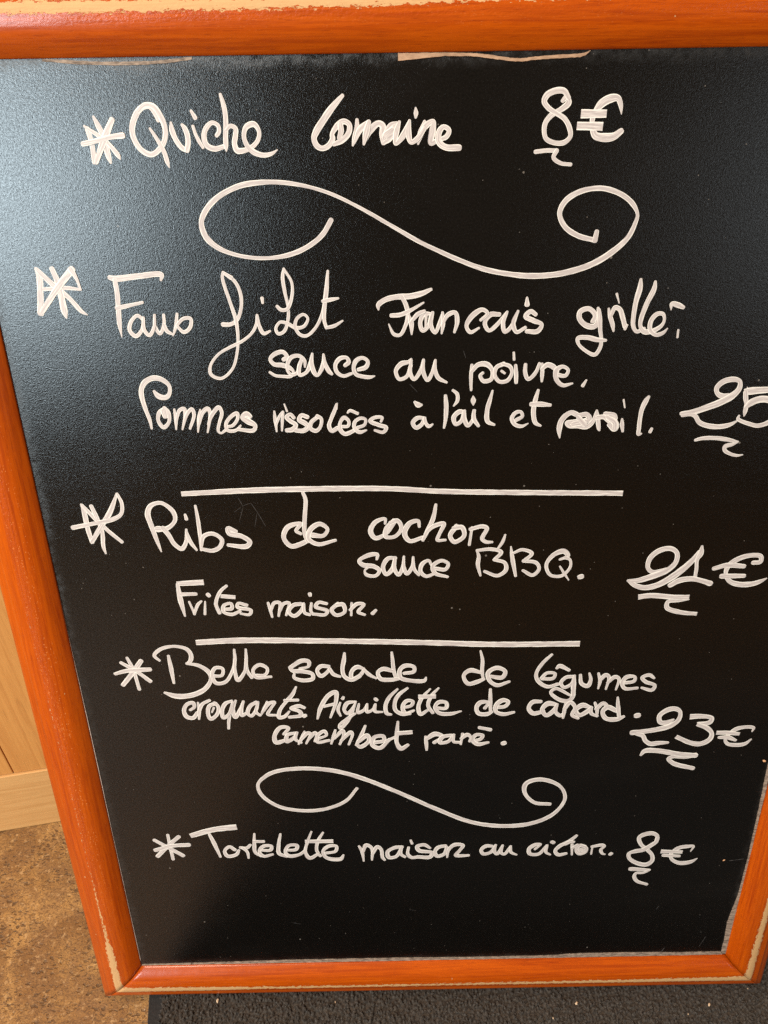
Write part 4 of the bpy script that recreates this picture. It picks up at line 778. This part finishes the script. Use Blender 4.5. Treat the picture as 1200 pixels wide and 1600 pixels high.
M_EDGE = mat_carpet('charcoal_border', (0.018, 0.016, 0.015), (0.035, 0.031, 0.028))
M_CRUMB = mat_sliver('pale_crumb', (0.75, 0.58, 0.40), (0.6, 0.42, 0.26))

# ------------------------------------------------------------------ the setting
S = 6.0
floor = mesh_obj('floor', [(-S, -S, 0), (S, -S, 0), (S, S, 0), (-S, S, 0)], [(0, 1, 2, 3)], M_FLOOR)
tag(floor, kind='structure')

WY = R(9.86)                                  # the door wall runs 9.86 degrees off the board's own line
WM = Matrix.Translation((-0.49205, 0.06883, 0)) @ Matrix.Rotation(WY, 4, 'Z')

def box(bm, x0, x1, y0, y1, z0, z1, bev=0.0):
    vs = [bm.verts.new((x, y, z)) for x in (x0, x1) for y in (y0, y1) for z in (z0, z1)]
    fs = [bm.faces.new([vs[i] for i in f]) for f in ((0, 1, 3, 2), (4, 6, 7, 5), (0, 4, 5, 1), (2, 3, 7, 6), (0, 2, 6, 4), (1, 5, 7, 3))]
    if bev:
        es = {e for f in fs for e in f.edges}
        bmesh.ops.bevel(bm, geom=list(es), offset=bev, segments=2, affect='EDGES', profile=0.6)
def bm_obj(name, bm, material, parent=None):
    me = bpy.data.meshes.new(name); bmesh.ops.recalc_face_normals(bm, faces=bm.faces); bm.to_mesh(me); bm.free()
    me.materials.append(material); o = bpy.data.objects.new(name, me); C.objects.link(o)
    if parent is not None: o.parent = parent
    return o

door = tag(empty('wooden_door', WM), 'light oak door of vertical boards above a plain bottom rail, behind the left side of the menu board', 'door')
seam = 0.0478
w = 0.118
k0 = -6
for k in range(-5, 9):
    x0 = seam + (k - 1) * w; x1 = x0 + w
    bm = bmesh.new(); box(bm, x0 + 0.0006, x1 - 0.0006, 0.0025, 0.028, 0.1075, 1.98, 0.0012)
    bm_obj('plank', bm, M_PLANK, door)
bm = bmesh.new(); box(bm, seam - 6 * w, seam + 8 * w, 0.0, 0.032, 0.001, 0.1065, 0.0008)
bm_obj('bottom_rail', bm, M_RAIL, door)

# doormat: backing with a flat border, and a nap of cut loops
mat_m = Matrix.Translation((-0.2563, -0.12218, 0)) @ Matrix.Rotation(WY, 4, 'Z')
dm = tag(empty('doormat', mat_m), 'dark charcoal carpet doormat with a flat border under the menu board', 'doormat')
bm = bmesh.new(); box(bm, 0.0, 1.30, -0.95, 0.14, 0.0008, 0.0032, 0.0008)
bm_obj('border', bm, M_EDGE, dm)
bm = bmesh.new(); box(bm, 0.014, 1.286, -0.936, 0.126, 0.0020, 0.0042)
bm_obj('pile', bm, M_MAT, dm)
rng = np.random.default_rng(4)
pv, pf = [], []
pitch = 0.0034
xs = np.arange(0.014, 0.80, pitch); ys = np.arange(-0.20, 0.11, pitch)
gx, gy = np.meshgrid(xs, ys); gx = gx.ravel() + rng.normal(0, pitch * 0.28, gx.size); gy = gy.ravel() + rng.normal(0, pitch * 0.28, gy.size)
n = gx.size
hh = 0.0014 + rng.random(n) * 0.0034; rr = 0.0014 + rng.random(n) * 0.0014; an = rng.random(n) * 6.283
lx = rng.normal(0, 0.0009, n); ly = rng.normal(0, 0.0009, n); el = 0.65 + rng.random(n) * 0.35
V = np.zeros((n, 7, 3), np.float32)
for j in range(4):
    a = an + j * math.pi / 2; r = rr * (el if j % 2 else 1)
    V[:, j] = np.stack([gx + np.cos(a) * r, gy + np.sin(a) * r, np.full(n, 0.0038)], 1)
V[:, 4] = np.stack([gx + lx + np.cos(an) * rr * .55, gy + ly + np.sin(an) * rr * .55, 0.0042 + hh * 0.8], 1)
V[:, 5] = np.stack([gx + lx - np.cos(an) * rr * .55, gy + ly - np.sin(an) * rr * .55, 0.0042 + hh * 0.8], 1)
V[:, 6] = np.stack([gx + lx * 1.2, gy + ly * 1.2, 0.0042 + hh], 1)
F0 = [(0, 1, 4), (1, 2, 5), (1, 5, 6), (1, 6, 4), (2, 3, 5), (3, 0, 4), (3, 4, 6), (3, 6, 5)]
F = (np.array(F0)[None] + (np.arange(n) * 7)[:, None, None]).reshape(-1, 3)
me = bpy.data.meshes.new('tufts')
me.vertices.add(n * 7); me.vertices.foreach_set('co', V.ravel())
me.loops.add(len(F) * 3); me.loops.foreach_set('vertex_index', F.ravel().astype(np.int32))
me.polygons.add(len(F)); me.polygons.foreach_set('loop_start', np.arange(0, len(F) * 3, 3, dtype=np.int32))
me.polygons.foreach_set('use_smooth', np.ones(len(F), bool))
me.update(calc_edges=True); me.validate(); me.materials.append(M_MAT)
tf = bpy.data.objects.new('tufts', me); C.objects.link(tf); tf.parent = dm; tag(tf, kind='stuff')

# ------------------------------------------------------------------ the menu board
TH = R(12.7)
O = Vector((0, 0, 0.5424427))
BX = Vector((1, 0, 0)); BU = Vector((0, math.sin(TH), math.cos(TH))); BN = Vector((0, -math.cos(TH), math.sin(TH)))
BM = Matrix((BX, BU, BN)).transposed().to_4x4(); BM.translation = O
# the empty stands at the foot of the board; parts are built in board coordinates (x right, y up the board, z out)
YB = -0.548
foot = BM @ Matrix.Translation((0.043, YB, -0.008))
board = tag(empty('menu_board', foot), 'framed black menu board with orange varnished wooden frame and handwritten white French menu', 'menu board')
OFF = Vector((-0.043, -YB, 0.008))
def place(o):
    o.location = OFF; return o
X0, X1, Y0, Y1 = -0.257, 0.343, -0.5035, 0.2965

bm = bmesh.new(); box(bm, X0 - 0.008, X1 + 0.008, Y0 - 0.008, Y1 + 0.008, -0.006, 0.0)
panel = place(bm_obj('panel', bm, M_PANEL, board))
bm = bmesh.new(); box(bm, X0 - 0.02, X1 + 0.02, Y0 - 0.02, Y1 + 0.02, -0.0175, -0.0135)
place(bm_obj('back_panel', bm, M_BACK, board))

PROFILE = [(0.0, -0.004), (0.0, 0.0010), (0.0004, 0.0016), (0.0015, 0.0026), (0.0045, 0.0052), (0.008, 0.0076), (0.0115, 0.0091), (0.015, 0.0099), (0.019, 0.01035),
           (0.0225, 0.0104), (0.025, 0.0101), (0.0272, 0.0096), (0.0276, 0.0092), (0.0300, 0.0086), (0.0338, 0.0079), (0.0343, 0.0077), (0.0348, 0.0070), (0.037, 0.0058), (0.041, 0.0037), (0.0437, 0.0020),
           (0.0448, 0.0002), (0.0450, -0.002), (0.0450, -0.0125), (0.0440, -0.0150), (0.0420, -0.0160), (0.004, -0.0160), (0.0, -0.0130)]
def rail(name, p, q, outw, wear, pits=([0, 1], [0.15, 0.15])):
    # p, q: inner corners; outw: outward direction in the board plane; mitred ends
    p, q, outw = Vector(p), Vector(q), Vector(outw)
    d = (q - p).normalized(); L = (q - p).length; ns = 120
    vs, uv, at, pt, fs = [], [], [], [], []
    gap = 0.00028
    for i in range(ns + 1):
        t = i / ns
        for a, h in PROFILE:
            s0 = -a + gap; s1 = L + a - gap
            s = s0 + (s1 - s0) * t
            c = p + d * s + outw * a
            vs.append((c.x, c.y, h)); uv.append((s + (hash(name + str(tuple(outw))) % 1) , a + (0.06 if h < -0.003 else 0)))
            at.append(float(np.interp(s / L, wear[0], wear[1]))); pt.append(float(np.interp(s / L, pits[0], pits[1])))
    m_ = len(PROFILE)
    for i in range(ns):
        for j in range(m_):
            a0, a1 = i * m_ + j, i * m_ + (j + 1) % m_
            fs.append((a0, a1, a1 + m_, a0 + m_))
    fs.append(tuple(range(m_))[::-1]); fs.append(tuple(ns * m_ + j for j in range(m_)))
    o = mesh_obj(name, vs, fs, M_FRAME, board, uvs=uv, attr={'wear': at, 'pits': pt})
    b = bmesh.new(); b.from_mesh(o.data); bmesh.ops.recalc_face_normals(b, faces=b.faces); b.to_mesh(o.data); b.free()
    o.data.polygons.foreach_set('use_smooth', [len(f.vertices) == 4 for f in o.data.polygons])
    return place(o)
rail('top_rail', (X0, Y1), (X1, Y1), (0, 1), ([0, .12, .3, .45, .52, .62, .75, 1], [0.72, 0.72, 0.66, 0.42, 0.12, -0.02, -0.12, -0.2]))
rail('bottom_rail', (X0, Y0), (X1, Y0), (0, -1), ([-.06, 0, .12, .22, .5, .72, .9, 1, 1.06], [1.1, 0.85, 0.7, 0.42, 0.34, 0.45, 0.62, 0.8, 1.0]))
rail('left_side_rail', (X0, Y0), (X0, Y1), (-1, 0), ([-.05, 0, .055, .065, .1, .15, .19, .5, .6, 1], [1.0, 0.95, 0.75, 0.3, 0.16, 0.04, -0.14, -0.2, -0.3, -0.3]), ([0, .1, .2, .3, .42, .55, .8, 1], [0.1, 0.25, 0.8, 1, 1, 0.8, 0.5, 0.3]))
rail('right_side_rail', (X1, Y0), (X1, Y1), (1, 0), ([-.05, 0, .1, .2, .5, 1], [1.0, 0.9, 0.6, 0.3, 0.0, 0.1]))

def flat_poly(name, pts, h0, h1, material, parent, label=None):
    n_ = len(pts); k = n_ // 2
    vs = [(x / 1000, y / 1000, h1) for x, y in pts] + [(x / 1000, y / 1000, h0) for x, y in pts]
    fs = []
    for i in range(k - 1):
        a, b2, c2, d2 = i, i + 1, n_ - 2 - i, n_ - 1 - i
        fs.append((a, d2, c2, b2)); 
    for i in range(n_):
        j = (i + 1) % n_; fs.append((i, j, j + n_, i + n_))
    o = mesh_obj(name, vs, fs, material, parent)
    b = bmesh.new(); b.from_mesh(o.data); bmesh.ops.recalc_face_normals(b, faces=b.faces); b.to_mesh(o.data); b.free()
    return o
def refine(pts, amp, seed, n=6):
    # subdivide both long sides of an outline and roughen them
    r = random.Random(seed); k = len(pts) // 2
    up, lo = pts[:k], pts[k:]
    def sub(ch):
        o_ = []
        for i in range(len(ch) - 1):
            for j in range(n):
                f = j / n
                o_.append([ch[i][0] + (ch[i + 1][0] - ch[i][0]) * f + r.uniform(-amp, amp), ch[i][1] + (ch[i + 1][1] - ch[i][1]) * f + r.uniform(-amp, amp)])
        o_.append(list(ch[-1])); return o_
    return sub(up) + sub(lo)
flat_poly('torn_sliver', refine(SLIVERS[0], 0.12, 1), 0.0001, 0.0011, M_SLIVER, panel)
flat_poly('torn_sliver', refine(SLIVERS[1], 0.12, 2), 0.0001, 0.0005, M_SEAM, panel)
flat_poly('dusty_seam', refine(SLIVERS[2], 0.25, 3), 0.0001, 0.0005, M_SEAM, panel)
flat_poly('dusty_seam', refine(SLIVERS[3], 0.22, 4), 0.0001, 0.0005, M_SEAM, panel)
flat_poly('dusty_seam', refine(SLIVERS[4], 0.06, 5), 0.0001, 0.0005, M_EDGEL, panel)
flat_poly('dusty_seam', refine(SLIVERS[5], 0.05, 6), 0.0001, 0.0005, M_SEAM, panel)

# ------------------------------------------------------------------ handwriting: one mesh per word, laid as a film of ink on the panel
def spline(P, flat):
    P = np.array(P, float).reshape(-1, 3)
    if len(P) == 2:
        nn = max(2, int(np.hypot(*(P[1] - P[0])[:2]) / 2.0))
        return P[0] + (P[1] - P[0]) * np.linspace(0, 1, nn + 1)[:, None]
    E = np.vstack([2 * P[0] - P[1], P, 2 * P[-1] - P[-2]]); out = []
    for i in range(1, len(E) - 2):
        p0, p1, p2, p3 = E[i - 1:i + 3]
        dt = lambda a, b: max(np.hypot(*(b - a)[:2]), 1e-3) ** .5
        t0 = 0; t1 = t0 + dt(p0, p1); t2 = t1 + dt(p1, p2); t3 = t2 + dt(p2, p3)
        nn = max(2, int(np.hypot(*(p2 - p1)[:2]) / 0.55))
        for t in np.linspace(t1, t2, nn, endpoint=False):
            A1 = (t1 - t) / (t1 - t0) * p0 + (t - t0) / (t1 - t0) * p1
            A2 = (t2 - t) / (t2 - t1) * p1 + (t - t1) / (t2 - t1) * p2
            A3 = (t3 - t) / (t3 - t2) * p2 + (t - t2) / (t3 - t2) * p3
            B1 = (t2 - t) / (t2 - t0) * A1 + (t - t0) / (t2 - t0) * A2
            B2 = (t3 - t) / (t3 - t1) * A2 + (t - t1) / (t3 - t1) * A3
            out.append((t2 - t) / (t2 - t1) * B1 + (t - t1) / (t2 - t1) * B2)
    out.append(P[-1]); return np.array(out)
ACROSS = (-1.0, -0.82, -0.45, 0.0, 0.45, 0.82, 1.0)
HIGH = (0.0, 0.028, 0.034, 0.028, 0.034, 0.028, 0.0)
wr = random.Random(9)
for kind, text, strokes in WRITING:
    vs, fs, uvs = [], [], []
    base = 0.02; v0 = wr.random() * 50
    for flat, pts in strokes:
        q = spline(pts, flat); q[:, 2] = np.maximum(q[:, 2], 0.45)
        d = np.gradient(q[:, :2], axis=0); L = np.hypot(d[:, 0], d[:, 1]); d /= np.maximum(L, 1e-6)[:, None]
        nrm = np.stack([-d[:, 1], d[:, 0]], 1)
        seg = np.r_[0, np.cumsum(np.hypot(*np.diff(q[:, :2], axis=0).T))]
        rows = []
        ph = wr.random() * 9
        wob = 1 + 0.035 * np.sin(seg * 0.23 + ph) + 0.02 * np.sin(seg * 0.71 + ph * 3) + np.array([wr.uniform(-.012, .012) for _ in seg])
        half = q[:, 2] / 2 * wob
        if not flat:      # round cap rows
            for f in (0.93, 0.75, 0.45): rows.append((q[0, :2] - d[0] * half[0] * f, nrm[0], half[0] * math.sqrt(1 - f * f), -half[0] * f))
        for i in range(len(q)): rows.append((q[i, :2], nrm[i], half[i], seg[i]))
        if not flat:
            for f in (0.45, 0.75, 0.93): rows.append((q[-1, :2] + d[-1] * half[-1] * f, nrm[-1], half[-1] * math.sqrt(1 - f * f), seg[-1] + half[-1] * f))
        b0 = len(vs); rise = min(0.10, 0.0035 * len(rows))
        for r_, (c, nn, hw, s) in enumerate(rows):
            z = base + rise * r_ / len(rows)
            for a, h in zip(ACROSS, HIGH):
                zz = (z + h) if 0 < r_ < len(rows) - 1 else z
                vs.append(((c[0] + nn[0] * a * hw) / 1000, (c[1] + nn[1] * a * hw) / 1000, zz / 1000))
                uvs.append((a, (s + v0) / 100.0))
        for r_ in range(len(rows) - 1):
            for j in range(6):
                a = b0 + r_ * 7 + j
                fs.append((a, a + 7, a + 8, a + 1))
        base += rise + 0.004; v0 += 13.7
        if base > 0.5: base = 0.02
    sheer = 0.16 if text.startswith('upper flourish') else 0.06 if kind in ('flourish', 'divider_line') else 0.0
    o = mesh_obj(kind, vs, fs, M_INK, panel, uvs=uvs, smooth=True, attr={'sheer': [sheer] * len(vs)})
    o['label'] = ('white handwritten ' + text) if kind not in ('divider_line', 'flourish', 'asterisk') else ('white hand-drawn ' + text)

# scratches, chips
vs, fs = [], []
for line, w_ in SCRATCHES:
    P = np.array(line).reshape(-1, 2)
    for i in range(len(P) - 1):
        d = P[i + 1] - P[i]; d = d / np.hypot(*d); nn = np.array([-d[1], d[0]]) * w_ / 2; b0 = len(vs)
        for c, s_ in ((P[i], .5), ((P[i] + P[i + 1]) / 2, 1), (P[i + 1], .5)):
            vs += [((c + nn * s_)[0] / 1000, (c + nn * s_)[1] / 1000, 0.00002), ((c - nn * s_)[0] / 1000, (c - nn * s_)[1] / 1000, 0.00002)]
        fs += [(b0, b0 + 2, b0 + 3, b0 + 1), (b0 + 2, b0 + 4, b0 + 5, b0 + 3)]
o = mesh_obj('scratches', vs, fs, M_SCR, panel); tag(o, kind='stuff')
def lump(name, rad, flat, seed, material, parent=None):
    r = random.Random(seed); bm = bmesh.new(); bmesh.ops.create_icosphere(bm, subdivisions=2, radius=rad)
    ex = r.uniform(0.55, 0.9); ra = r.uniform(0, 3)
    for v in bm.verts:
        v.co *= r.uniform(0.78, 1.15); v.co.x *= 1.25; v.co.y *= ex; v.co.z *= flat
        v.co = Matrix.Rotation(ra, 3, 'Z') @ v.co
    return bm_obj(name, bm, material, parent)
for i, (x, y, r_) in enumerate(CHIPS):
    o = lump('chip', r_ / 1000, 0.2, 40 + i, M_CHIP, panel); o.location = (x / 1000, y / 1000, 0.0001)

CL = ['largest pale crumb on the doormat, below the left end of the bottom rail',
      'tiny pale speck on the doormat below the middle of the bottom rail',
      'pale crumb on the doormat below the right half of the bottom rail',
      'tan crumb on the doormat near the lower right corner of the board',
      'small crumb on the doormat at the very bottom of the photo',
      'minute tan speck on the doormat left of the tan crumb in the lower right',
      'shiny pale speck on the stone floor at the left edge of the doormat',
      'minute pale speck on the doormat nearest the lower right corner of the frame']
for i, (x, y, r_) in enumerate(CRUMBS):
    o = lump('crumb', r_ / 1000 * 0.62, 0.5, 60 + i, M_CRUMB); on_floor = i == 6
    o.location = (x, y, (0.0004 if on_floor else 0.0066))
    tag(o, CL[i], 'crumb', 'crumbs scattered on the floor')
